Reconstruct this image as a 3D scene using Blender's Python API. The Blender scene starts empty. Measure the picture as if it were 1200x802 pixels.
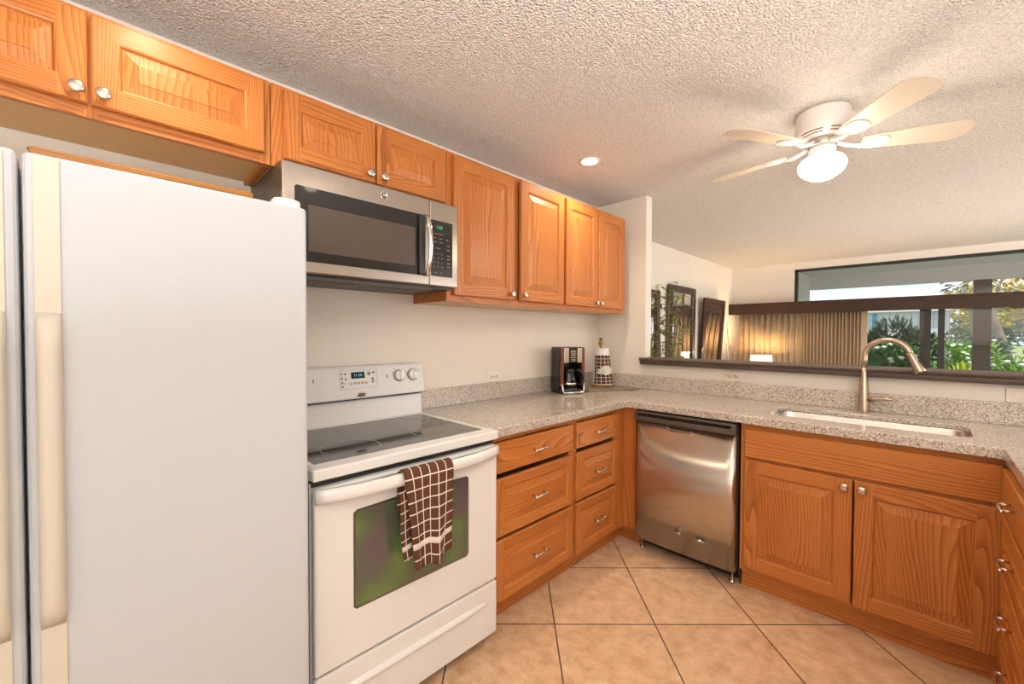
import bpy, bmesh, math, random
from mathutils import Vector, Matrix
random.seed(7)
SC = bpy.context.scene
COL = SC.collection
PI = math.pi

# ------------------------------------------------------------------ camera, world, lights, exposure
cam_d = bpy.data.cameras.new('camera')
cam = bpy.data.objects.new('camera', cam_d)
COL.objects.link(cam)
cR = Vector((0.7079388, 0.70626697, 0.00310106))
cU = Vector((-0.01593532, 0.01158311, 0.99980593))
cF = Vector((-0.70609399, 0.70785083, -0.01945472))
M = Matrix((cR, cU, -cF)).transposed().to_4x4()
M.translation = Vector((1.96439, -2.98573, 1.32429))
cam.matrix_world = M
cam_d.sensor_width = 36.0
cam_d.lens = 485.056 / 1200 * 36
cam_d.shift_y = 1.09 / 1200
cam_d.clip_start = 0.02
cam_d.clip_end = 300
SC.camera = cam

SC.view_settings.view_transform = 'Standard'
SC.view_settings.look = 'None'
SC.view_settings.gamma = 1
SC.view_settings.use_curve_mapping = False
SC.view_settings.exposure = 0.38
SC.cycles.max_bounces = 10
SC.cycles.transparent_max_bounces = 16
SC.cycles.sample_clamp_indirect = 6

W = bpy.data.worlds.new('World')
SC.world = W
W.use_nodes = True
wn, wl = W.node_tree.nodes, W.node_tree.links
wn.clear()
w_out = wn.new('ShaderNodeOutputWorld')
w_bg = wn.new('ShaderNodeBackground')
w_tc = wn.new('ShaderNodeTexCoord')
w_no = wn.new('ShaderNodeTexNoise'); w_no.inputs['Scale'].default_value = 5; w_no.inputs['Detail'].default_value = 5
w_map = wn.new('ShaderNodeMapping'); w_map.inputs['Scale'].default_value = (1, 1, 2.5)
w_rp = wn.new('ShaderNodeValToRGB')
w_rp.color_ramp.elements[0].position = .38; w_rp.color_ramp.elements[0].color = (.50, .70, .95, 1)
w_rp.color_ramp.elements[1].position = .55; w_rp.color_ramp.elements[1].color = (.95, .97, 1, 1)
wl.new(w_tc.outputs['Generated'], w_map.inputs['Vector'])
wl.new(w_map.outputs['Vector'], w_no.inputs['Vector'])
wl.new(w_no.outputs['Fac'], w_rp.inputs['Fac'])
wl.new(w_rp.outputs['Color'], w_bg.inputs['Color'])
w_bg.inputs['Strength'].default_value = 1.1
wl.new(w_bg.outputs['Background'], w_out.inputs['Surface'])


def lamp(name, kind, loc, energy, color, target=None, **kw):
    d = bpy.data.lights.new(name, kind)
    d.energy = energy
    d.color = color
    for k, v in kw.items():
        setattr(d, k, v)
    o = bpy.data.objects.new(name, d)
    COL.objects.link(o)
    o.location = loc
    if target is not None:
        o.rotation_euler = (Vector(target) - Vector(loc)).to_track_quat('-Z', 'Y').to_euler()
    return o


lamp('sun', 'SUN', (4, 8, 9), 3.6, (1, .95, .86), (2.6, 11, 0), angle=.01)
# unseen fill light added behind the camera to brighten the kitchen
lamp('kitchen_fill', 'AREA', (3.9, -4.3, 1.5), 22, (.93, .96, 1.0), (1.0, -.8, 1.2), shape='RECTANGLE', size=2.6, size_y=1.7)
# unseen upward area light added to brighten the ceiling, like a bounced flash
lamp('ceiling_bounce_fill', 'AREA', (2.80, -3.35, 1.05), 100, (1, .98, .955), (2.98, -3.37, 2.4), shape='RECTANGLE', size=1.0, size_y=1.0)
# two unseen fill lights added to brighten the living room and its ceiling
lamp('living_fill', 'AREA', (5.2, 2.2, 1.3), 70, (.98, .98, .98), (0, 2.4, 1.7), shape='RECTANGLE', size=3.0, size_y=1.8)
lamp('living_ceiling_fill', 'AREA', (2.4, 2.2, .35), 20, (1, .93, .83), (2.4, 2.201, 2.4), shape='RECTANGLE', size=2.6, size_y=2.0)

# ------------------------------------------------------------------ materials
def nodes(name):
    m = bpy.data.materials.new(name)
    m.use_nodes = True
    nt = m.node_tree
    b = nt.nodes['Principled BSDF']
    return m, nt.nodes, nt.links, b


def plain(name, col, rough=.5, metal=0, spec=None, coat=0, bump=None, trans=0, emit=None, estr=0, alpha=None):
    m, n, l, b = nodes(name)
    b.inputs['Base Color'].default_value = (*col, 1)
    b.inputs['Roughness'].default_value = rough
    b.inputs['Metallic'].default_value = metal
    if spec is not None: b.inputs['Specular IOR Level'].default_value = spec
    if coat: b.inputs['Coat Weight'].default_value = coat
    if trans: b.inputs['Transmission Weight'].default_value = trans
    if emit:
        b.inputs['Emission Color'].default_value = (*emit, 1)
        b.inputs['Emission Strength'].default_value = estr
    # gentle unevenness so that no surface is perfectly uniform
    t = n.new('ShaderNodeTexCoord'); no = n.new('ShaderNodeTexNoise')
    sc, st = bump or (30, .04)
    no.inputs['Scale'].default_value = sc; no.inputs['Detail'].default_value = 3
    l.new(t.outputs['Object'], no.inputs['Vector'])
    bp = n.new('ShaderNodeBump'); bp.inputs['Strength'].default_value = st; bp.inputs['Distance'].default_value = .003
    l.new(no.outputs['Fac'], bp.inputs['Height'])
    l.new(bp.outputs['Normal'], b.inputs['Normal'])
    return m


def math_node(n, l, op, a, b=None, c=None):
    x = n.new('ShaderNodeMath'); x.operation = op
    for i, v in enumerate((a, b, c)):
        if v is None: continue
        if isinstance(v, (int, float)): x.inputs[i].default_value = v
        else: l.new(v, x.inputs[i])
    return x.outputs[0]


def ramp(n, l, fac, stops, interp='LINEAR'):
    r = n.new('ShaderNodeValToRGB'); cr = r.color_ramp; cr.interpolation = interp
    while len(cr.elements) < len(stops): cr.elements.new(.5)
    for e, (p, c) in zip(cr.elements, stops):
        e.position = p; e.color = (*c, 1)
    l.new(fac, r.inputs['Fac'])
    return r.outputs['Color']


def wood(name, light, mid, dark, rough=.33, ringf=82, amp=1.0, coat=.25):
    """UV driven: u along the grain, v across, in metres"""
    m, n, l, b = nodes(name)
    uv = n.new('ShaderNodeUVMap')
    sep = n.new('ShaderNodeSeparateXYZ'); l.new(uv.outputs['UV'], sep.inputs['Vector'])
    u, v = sep.outputs['X'], sep.outputs['Y']

    def noise(su, sv, detail=2, rough_=.5):
        cx = n.new('ShaderNodeCombineXYZ')
        l.new(math_node(n, l, 'MULTIPLY', u, su), cx.inputs['X'])
        l.new(math_node(n, l, 'MULTIPLY', v, sv), cx.inputs['Y'])
        no = n.new('ShaderNodeTexNoise'); no.inputs['Scale'].default_value = 1
        no.inputs['Detail'].default_value = detail; no.inputs['Roughness'].default_value = rough_
        l.new(cx.outputs['Vector'], no.inputs['Vector'])
        return no.outputs['Fac']
    warp = noise(.75, 5.5, 1.2)
    ph = math_node(n, l, 'MULTIPLY_ADD', warp, 20.0, math_node(n, l, 'MULTIPLY', v, ringf))
    saw = math_node(n, l, 'FRACT', ph)
    ringv = math_node(n, l, 'POWER', saw, 2.2)
    fine = noise(7, 330, 3, .6)
    pores = noise(26, 900, 2, .6)
    broad = noise(.8, 5, 1)
    f1 = math_node(n, l, 'MULTIPLY_ADD', ringv, .42 * amp, math_node(n, l, 'MULTIPLY', fine, .55))
    f2 = math_node(n, l, 'MULTIPLY_ADD', broad, .35, f1)
    col = ramp(n, l, f2, [(.22, light), (.55, mid), (.98, dark)])
    pm = math_node(n, l, 'GREATER_THAN', pores, .60)
    mx = n.new('ShaderNodeMix'); mx.data_type = 'RGBA'; mx.blend_type = 'MULTIPLY'
    l.new(math_node(n, l, 'MULTIPLY', pm, .28 * amp), mx.inputs['Factor'])
    l.new(col, mx.inputs['A']); mx.inputs['B'].default_value = (.35, .22, .14, 1)
    l.new(mx.outputs['Result'], b.inputs['Base Color'])
    b.inputs['Roughness'].default_value = rough
    b.inputs['Coat Weight'].default_value = coat
    b.inputs['Specular IOR Level'].default_value = .38
    b.inputs['Coat Roughness'].default_value = .18
    bp = n.new('ShaderNodeBump'); bp.inputs['Strength'].default_value = .12; bp.inputs['Distance'].default_value = .001
    l.new(fine, bp.inputs['Height']); l.new(bp.outputs['Normal'], b.inputs['Normal'])
    return m


OAK = wood('honey_oak', (.64, .275, .075), (.50, .168, .036), (.23, .056, .010), amp=.9, rough=.40, coat=.08)
OAKIN = wood('pale_plywood', (.66, .37, .10), (.60, .32, .085), (.50, .24, .06), amp=.3)
DARKWOOD = wood('dark_stained_wood', (.085, .034, .018), (.034, .014, .008), (.008, .004, .003), rough=.6, ringf=40, amp=1.2, coat=.1)
BOARDWOOD = wood('golden_board_wood', (.45, .21, .05), (.38, .16, .035), (.25, .10, .02))
SILLWOOD = wood('grey_brown_sill', (.15, .11, .09), (.11, .08, .066), (.065, .047, .04), rough=.45, amp=.5, coat=0)
FRAMEWOOD = wood('espresso_frame', (.06, .022, .012), (.038, .014, .008), (.014, .006, .004), rough=.35, amp=.6)


def granite_mat():
    m, n, l, b = nodes('speckled_granite')
    t = n.new('ShaderNodeTexCoord')
    vo = n.new('ShaderNodeTexVoronoi'); vo.inputs['Scale'].default_value = 300
    l.new(t.outputs['Object'], vo.inputs['Vector'])
    sep = n.new('ShaderNodeSeparateColor'); l.new(vo.outputs['Color'], sep.inputs['Color'])
    no = n.new('ShaderNodeTexNoise'); no.inputs['Scale'].default_value = 9; l.new(t.outputs['Object'], no.inputs['Vector'])
    f = math_node(n, l, 'MULTIPLY_ADD', no.outputs['Fac'], .12, math_node(n, l, 'ADD', sep.outputs['Red'], -.06))
    col = ramp(n, l, f, [(0, (.13, .11, .10)), (.12, (.36, .31, .27)), (.34, (.52, .455, .395)), (.64, (.63, .56, .485)), (.88, (.74, .68, .61))], 'CONSTANT')
    l.new(col, b.inputs['Base Color'])
    b.inputs['Roughness'].default_value = .13
    b.inputs['Specular IOR Level'].default_value = .6
    return m


GRANITE = granite_mat()


def wall_mat(name, col, sc=160, st=.12):
    m, n, l, b = nodes(name)
    t = n.new('ShaderNodeTexCoord')
    no = n.new('ShaderNodeTexNoise'); no.inputs['Scale'].default_value = sc; no.inputs['Detail'].default_value = 2
    l.new(t.outputs['Object'], no.inputs['Vector'])
    n2 = n.new('ShaderNodeTexNoise'); n2.inputs['Scale'].default_value = 1.3
    l.new(t.outputs['Object'], n2.inputs['Vector'])
    c2 = tuple(x * .95 for x in col)
    l.new(ramp(n, l, n2.outputs['Fac'], [(.3, col), (.7, c2)]), b.inputs['Base Color'])
    bp = n.new('ShaderNodeBump'); bp.inputs['Strength'].default_value = st; bp.inputs['Distance'].default_value = .002
    l.new(no.outputs['Fac'], bp.inputs['Height']); l.new(bp.outputs['Normal'], b.inputs['Normal'])
    b.inputs['Roughness'].default_value = .75
    return m


WALL = wall_mat('cream_wall_paint', (.83, .775, .70))


def ceiling_mat():
    m, n, l, b = nodes('popcorn_ceiling')
    t = n.new('ShaderNodeTexCoord')
    no = n.new('ShaderNodeTexNoise'); no.inputs['Scale'].default_value = 150; no.inputs['Detail'].default_value = 3; no.inputs['Roughness'].default_value = .6
    l.new(t.outputs['Object'], no.inputs['Vector'])
    vo = n.new('ShaderNodeTexVoronoi'); vo.inputs['Scale'].default_value = 135; vo.feature = 'SMOOTH_F1'
    l.new(t.outputs['Object'], vo.inputs['Vector'])
    h = math_node(n, l, 'SUBTRACT', math_node(n, l, 'MULTIPLY', no.outputs['Fac'], .6), vo.outputs['Distance'])
    l.new(ramp(n, l, no.outputs['Fac'], [(.34, (.66, .615, .57)), (.60, (.88, .845, .805))]), b.inputs['Base Color'])  # speckle puts the shade between the popcorn bumps into the colour
    bp = n.new('ShaderNodeBump'); bp.inputs['Strength'].default_value = 1.0; bp.inputs['Distance'].default_value = .0115
    l.new(h, bp.inputs['Height']); l.new(bp.outputs['Normal'], b.inputs['Normal'])
    b.inputs['Roughness'].default_value = .9
    return m


CEIL = ceiling_mat()


def tile_mat():
    m, n, l, b = nodes('diagonal_peach_tile')
    t = n.new('ShaderNodeTexCoord')
    sep = n.new('ShaderNodeSeparateXYZ'); l.new(t.outputs['Object'], sep.inputs['Vector'])
    p = .460
    k = 1 / (2 ** .5 * p)
    x = math_node(n, l, 'SUBTRACT', sep.outputs['X'], .785)
    y = math_node(n, l, 'SUBTRACT', sep.outputs['Y'], -1.522)
    a = math_node(n, l, 'MULTIPLY', math_node(n, l, 'ADD', x, y), k)
    c = math_node(n, l, 'MULTIPLY', math_node(n, l, 'SUBTRACT', y, x), k)

    def edge(w):
        f = math_node(n, l, 'FRACT', w)
        return math_node(n, l, 'ABSOLUTE', math_node(n, l, 'SUBTRACT', f, .5))
    e = math_node(n, l, 'MAXIMUM', edge(a), edge(c))
    grout = math_node(n, l, 'GREATER_THAN', e, .5 - .0032 / p)
    cx = n.new('ShaderNodeCombineXYZ')
    l.new(math_node(n, l, 'FLOOR', a), cx.inputs['X']); l.new(math_node(n, l, 'FLOOR', c), cx.inputs['Y'])
    wn_ = n.new('ShaderNodeTexWhiteNoise'); wn_.noise_dimensions = '3D'
    l.new(cx.outputs['Vector'], wn_.inputs['Vector'])
    no = n.new('ShaderNodeTexNoise'); no.inputs['Scale'].default_value = 14; no.inputs['Detail'].default_value = 7; no.inputs['Roughness'].default_value = .68
    l.new(t.outputs['Object'], no.inputs['Vector'])
    f = math_node(n, l, 'MULTIPLY_ADD', wn_.outputs['Value'], .10, math_node(n, l, 'ADD', no.outputs['Fac'], -.05))
    col = ramp(n, l, f, [(.30, (.50, .30, .165)), (.48, (.63, .415, .255)), (.68, (.74, .54, .37))])
    mx = n.new('ShaderNodeMix'); mx.data_type = 'RGBA'
    l.new(grout, mx.inputs['Factor']); l.new(col, mx.inputs['A']); mx.inputs['B'].default_value = (.10, .058, .035, 1)
    l.new(mx.outputs['Result'], b.inputs['Base Color'])
    bp = n.new('ShaderNodeBump'); bp.inputs['Strength'].default_value = .5; bp.inputs['Distance'].default_value = .003; bp.invert = True
    l.new(grout, bp.inputs['Height']); l.new(bp.outputs['Normal'], b.inputs['Normal'])
    b.inputs['Roughness'].default_value = .38
    return m


TILE = tile_mat()


def steel_mat(name, col, rough, sx=3, sy=3, sz=260, amt=.12, rot=0.0):
    m, n, l, b = nodes(name)
    t = n.new('ShaderNodeTexCoord'); mp = n.new('ShaderNodeMapping')
    mp.inputs['Scale'].default_value = (sx, sy, sz)
    l.new(t.outputs['Object'], mp.inputs['Vector'])
    no = n.new('ShaderNodeTexNoise'); no.inputs['Scale'].default_value = 1; no.inputs['Detail'].default_value = 3
    l.new(mp.outputs['Vector'], no.inputs['Vector'])
    l.new(ramp(n, l, no.outputs['Fac'], [(.3, tuple(x * (1 - amt) for x in col)), (.7, col)]), b.inputs['Base Color'])
    b.inputs['Metallic'].default_value = 1
    l.new(math_node(n, l, 'MULTIPLY_ADD', no.outputs['Fac'], .05, rough - .025), b.inputs['Roughness'])
    b.inputs['Anisotropic'].default_value = .75
    tg = n.new('ShaderNodeTangent'); tg.direction_type = 'RADIAL'; tg.axis = 'Z'; l.new(tg.outputs['Tangent'], b.inputs['Tangent'])
    b.inputs['Anisotropic Rotation'].default_value = rot
    return m


STEEL = steel_mat('brushed_stainless', (.43, .385, .345), .23, 8, 8, 420, .05)
STEEL_V = steel_mat('vertically_brushed_stainless', (.60, .53, .47), .26, 420, 420, 3, .05)
SINKSTEEL = steel_mat('satin_sink_steel', (.70, .67, .63), .22, 60, 60, 60)
NICKEL = plain('brushed_nickel', (.62, .56, .49), .26, 1)
FAUCETM = plain('warm_nickel_faucet', (.58, .46, .36), .27, 1)
CHROME = plain('chrome', (.80, .78, .75), .10, 1)
WHITE = plain('white_enamel', (.72, .72, .715), .22, 0, .5, bump=(12, .02))
FRIDGEW = plain('pebbled_white_steel', (.515, .545, .585), .34, 0, .5, bump=(420, .16))
CREAMTRIM = plain('aged_cream_plastic', (.60, .565, .485), .38)
BLACKGLASS = plain('black_glass', (.012, .011, .011), .05, 0, .6, bump=(3, .0))
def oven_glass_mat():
    """oven glass: an uneven green and plum reflection painted into the base colour"""
    m, n, l, b = nodes('oven_glass_painted_reflection')
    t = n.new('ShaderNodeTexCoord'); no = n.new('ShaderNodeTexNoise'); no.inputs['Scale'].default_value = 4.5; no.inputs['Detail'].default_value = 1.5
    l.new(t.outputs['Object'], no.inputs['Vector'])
    l.new(ramp(n, l, no.outputs['Fac'], [(.34, (.10, .078, .09)), (.43, (.09, .115, .065)), (.56, (.12, .20, .055))]), b.inputs['Base Color'])  # ramp colours stand in for a green and plum reflection
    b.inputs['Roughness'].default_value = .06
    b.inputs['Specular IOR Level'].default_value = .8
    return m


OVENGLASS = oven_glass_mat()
COOKGLASS = plain('smoked_cooktop_glass', (.055, .052, .05), .07, 0, .8, bump=(3, .0))
DOORSCREEN = plain('microwave_window_mesh', (.085, .062, .05), .16, 0, .5)
BLACKPL = plain('black_plastic', (.018, .016, .015), .35)
DARKGREY = plain('dark_grey_metal', (.15, .135, .12), .33, .7)
GREYMARK = plain('grey_print', (.30, .29, .28), .5)
KEYMARK = plain('dim_grey_print', (.13, .125, .12), .5)
DARKMARK = plain('dark_print', (.06, .06, .06), .5)
PEACHMARK = plain('peach_print', (.62, .42, .32), .5)
LCD = plain('blue_display', (.004, .016, .028), .12)
LCDTXT = plain('cyan_digits', (.05, .3, .4), .5, emit=(.10, .55, .75), estr=.5)
GRNTXT = plain('green_digits', (.05, .4, .2), .5, emit=(.1, .9, .35), estr=.22)
WHITEPL = plain('white_plastic', (.82, .80, .76), .35)
ALMOND = plain('almond_plastic', (.80, .73, .63), .4)
FANWHITE = plain('white_fan_enamel', (.80, .77, .73), .3)
BLADE = plain('cream_fan_blade', (.66, .565, .46), .42)
GLOBE = plain('lit_opal_glass', (.9, .88, .84), .3, emit=(1, .92, .80), estr=5)
LAMPGLOW = plain('lit_bulb_lens', (.9, .9, .85), .3, emit=(1, .88, .68), estr=16)
SHADE = plain('lit_lamp_shade', (.85, .76, .60), .7, emit=(1, .80, .50), estr=1.1)
MIRROR = plain('mirror_silver', (.90, .90, .90), .015, 1, bump=(3, .0))
ALUM = plain('dark_bronze_aluminium', (.030, .027, .026), .4, .3)
COFFEEBLK = plain('gloss_black_plastic', (.014, .013, .012), .22)
COFFEERED = wood('red_brown_panel', (.20, .06, .022), (.15, .04, .014), (.10, .026, .01), rough=.25, amp=.3)
PAPER = plain('white_paper', (.84, .82, .79), .85, bump=(220, .2))
PINEAPPLE = plain('pineapple_orange', (.45, .20, .03), .45)
PINEGREEN = plain('pineapple_leaf_green', (.07, .12, .02), .5)
BAMBOOM = plain('bamboo_cane', (.20, .16, .05), .45)
LEAF = plain('bamboo_leaf', (.20, .24, .075), .5)
POTM = plain('dark_ceramic', (.05, .035, .03), .3)
TWIG = plain('dry_twig', (.42, .20, .06), .7)
SHRUBDK = plain('dark_grey_green_leaf', (.045, .085, .045), .5)
SHRUB = plain('mid_green_leaf', (.07, .19, .045), .5)
SHRUBLT = plain('bright_green_leaf', (.17, .33, .05), .5)
AGAVE = plain('yellow_green_blade', (.52, .60, .04), .45)
AUTUMN = plain('ochre_leaf', (.42, .32, .06), .55)
GREYLEAF = plain('grey_green_leaf', (.15, .19, .13), .55)
BLOSSOM = plain('white_blossom', (.85, .84, .80), .6)
BARK = plain('grey_bark', (.24, .20, .17), .85, bump=(40, .6))
STUCCO = plain('grey_stucco', (.66, .645, .62), .9, bump=(120, .3))
POSTM = plain('weathered_brown_post', (.12, .085, .065), .7, bump=(60, .3))
BLUEW = plain('blue_sea', (.10, .32, .52), .25)
TERRA = plain('cardboard_edge', (.22, .13, .08), .7)
LINER = plain('grey_beige_mat', (.24, .20, .15), .6, bump=(300, .3))
RUBBER = plain('black_rubber', (.02, .02, .02), .7)


def glass_mat(name, tint, gloss=.06):
    m = bpy.data.materials.new(name); m.use_nodes = True
    n, l = m.node_tree.nodes, m.node_tree.links
    n.clear()
    o = n.new('ShaderNodeOutputMaterial'); mix = n.new('ShaderNodeMixShader')
    tr = n.new('ShaderNodeBsdfTransparent'); gl = n.new('ShaderNodeBsdfGlossy')
    lw = n.new('ShaderNodeLayerWeight'); lw.inputs['Blend'].default_value = .12
    tr.inputs['Color'].default_value = (*tint, 1)
    gl.inputs['Roughness'].default_value = .02
    f = math_node(n, l, 'MULTIPLY_ADD', lw.outputs['Fresnel'], .8, gloss * .3)
    l.new(f, mix.inputs['Fac'])
    l.new(tr.outputs['BSDF'], mix.inputs[1]); l.new(gl.outputs['BSDF'], mix.inputs[2])
    l.new(mix.outputs['Shader'], o.inputs['Surface'])
    return m


GLASS = glass_mat('window_glass', (.96, .965, .96))
CARAFE = glass_mat('carafe_glass', (.55, .52, .50), .2)


def sheet_mat(name, brown, white, pitch, lw, band=None):
    """woven towel: brown with white window-pane lines; uv in metres"""
    m, n, l, b = nodes(name)
    uv = n.new('ShaderNodeUVMap'); sep = n.new('ShaderNodeSeparateXYZ'); l.new(uv.outputs['UV'], sep.inputs['Vector'])

    def line(c, p, w):
        f = math_node(n, l, 'FRACT', math_node(n, l, 'MULTIPLY', c, 1 / p))
        return math_node(n, l, 'LESS_THAN', f, w / p)
    k = math_node(n, l, 'MAXIMUM', line(sep.outputs['X'], pitch, lw), line(sep.outputs['Y'], pitch, lw))
    for (b0, b1) in band or ():
        k = math_node(n, l, 'MAXIMUM', k, math_node(n, l, 'MULTIPLY', math_node(n, l, 'GREATER_THAN', sep.outputs['Y'], b0), math_node(n, l, 'LESS_THAN', sep.outputs['Y'], b1)))
    mx = n.new('ShaderNodeMix'); mx.data_type = 'RGBA'
    l.new(k, mx.inputs['Factor']); mx.inputs['A'].default_value = (*brown, 1); mx.inputs['B'].default_value = (*white, 1)
    l.new(mx.outputs['Result'], b.inputs['Base Color'])
    b.inputs['Roughness'].default_value = .95
    t = n.new('ShaderNodeTexCoord'); no = n.new('ShaderNodeTexNoise'); no.inputs['Scale'].default_value = 420
    l.new(t.outputs['Object'], no.inputs['Vector'])
    bp = n.new('ShaderNodeBump'); bp.inputs['Strength'].default_value = .6; bp.inputs['Distance'].default_value = .003
    l.new(no.outputs['Fac'], bp.inputs['Height']); l.new(bp.outputs['Normal'], b.inputs['Normal'])
    return m


TOWEL = sheet_mat('brown_windowpane_terry', (.105, .036, .016), (.72, .66, .60), .039, .0042, ((.083, .098),))
TOWEL2 = sheet_mat('small_windowpane_terry', (.105, .036, .016), (.72, .66, .60), .031, .0036, ((0, .010),))


def blind_mat(name, c1, c2):
    m, n, l, b = nodes(name)
    t = n.new('ShaderNodeTexCoord'); mp = n.new('ShaderNodeMapping'); mp.inputs['Scale'].default_value = (160, 160, 14)
    l.new(t.outputs['Object'], mp.inputs['Vector'])
    no = n.new('ShaderNodeTexNoise'); no.inputs['Scale'].default_value = 1; no.inputs['Detail'].default_value = 3
    l.new(mp.outputs['Vector'], no.inputs['Vector'])
    l.new(ramp(n, l, no.outputs['Fac'], [(.3, c1), (.7, c2)]), b.inputs['Base Color'])
    b.inputs['Roughness'].default_value = .8
    tr = n.new('ShaderNodeBsdfTranslucent'); tr.inputs['Color'].default_value = (*c2, 1)
    mix = n.new('ShaderNodeMixShader'); mix.inputs['Fac'].default_value = .35
    out = n['Material Output']
    l.new(b.outputs['BSDF'], mix.inputs[1]); l.new(tr.outputs['BSDF'], mix.inputs[2])
    l.new(mix.outputs['Shader'], out.inputs['Surface'])
    return m


BLIND = blind_mat('woven_blind_fabric', (.54, .41, .27), (.72, .57, .40))


def lawn_mat(name, c1, c2):
    m, n, l, b = nodes(name)
    t = n.new('ShaderNodeTexCoord')
    no = n.new('ShaderNodeTexNoise'); no.inputs['Scale'].default_value = 3; no.inputs['Detail'].default_value = 8
    l.new(t.outputs['Object'], no.inputs['Vector'])
    l.new(ramp(n, l, no.outputs['Fac'], [(.35, c1), (.65, c2)]), b.inputs['Base Color'])
    b.inputs['Roughness'].default_value = .9
    return m


LAWN = lawn_mat('lawn_grass', (.17, .22, .08), (.32, .36, .16))


def siding_mat():
    m, n, l, b = nodes('white_board_siding')
    t = n.new('ShaderNodeTexCoord'); sep = n.new('ShaderNodeSeparateXYZ'); l.new(t.outputs['Object'], sep.inputs['Vector'])
    f = math_node(n, l, 'FRACT', math_node(n, l, 'MULTIPLY', sep.outputs['X'], 7))
    g = math_node(n, l, 'LESS_THAN', f, .1)
    mx = n.new('ShaderNodeMix'); mx.data_type = 'RGBA'; l.new(g, mx.inputs['Factor'])
    mx.inputs['A'].default_value = (.55, .60, .62, 1); mx.inputs['B'].default_value = (.36, .40, .42, 1)
    l.new(mx.outputs['Result'], b.inputs['Base Color'])
    bp = n.new('ShaderNodeBump'); bp.invert = True; bp.inputs['Distance'].default_value = .01
    l.new(g, bp.inputs['Height']); l.new(bp.outputs['Normal'], b.inputs['Normal'])
    return m


SIDING = siding_mat()

# ------------------------------------------------------------------ mesh building helpers
ORG = {}


class Frame:
    """local frame of a cabinet front: u to the viewer's right, v up, n out of the front"""
    def __init__(self, o, side):
        self.o = Vector(o)
        self.u, self.n = {'W': (Vector((0, 1, 0)), Vector((1, 0, 0))), 'N': (Vector((1, 0, 0)), Vector((0, -1, 0))), 'E': (Vector((0, -1, 0)), Vector((-1, 0, 0)))}[side]
        self.v = Vector((0, 0, 1))

    def p(self, u, v, n):
        return self.o + self.u * u + self.v * v + self.n * n


class Free:
    def __init__(self, o, u, v):
        self.o, self.u, self.v = Vector(o), Vector(u).normalized(), Vector(v).normalized()
        self.n = self.u.cross(self.v)
    p = Frame.p


WORLDF = Free((0, 0, 0), (1, 0, 0), (0, 1, 0))


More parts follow.
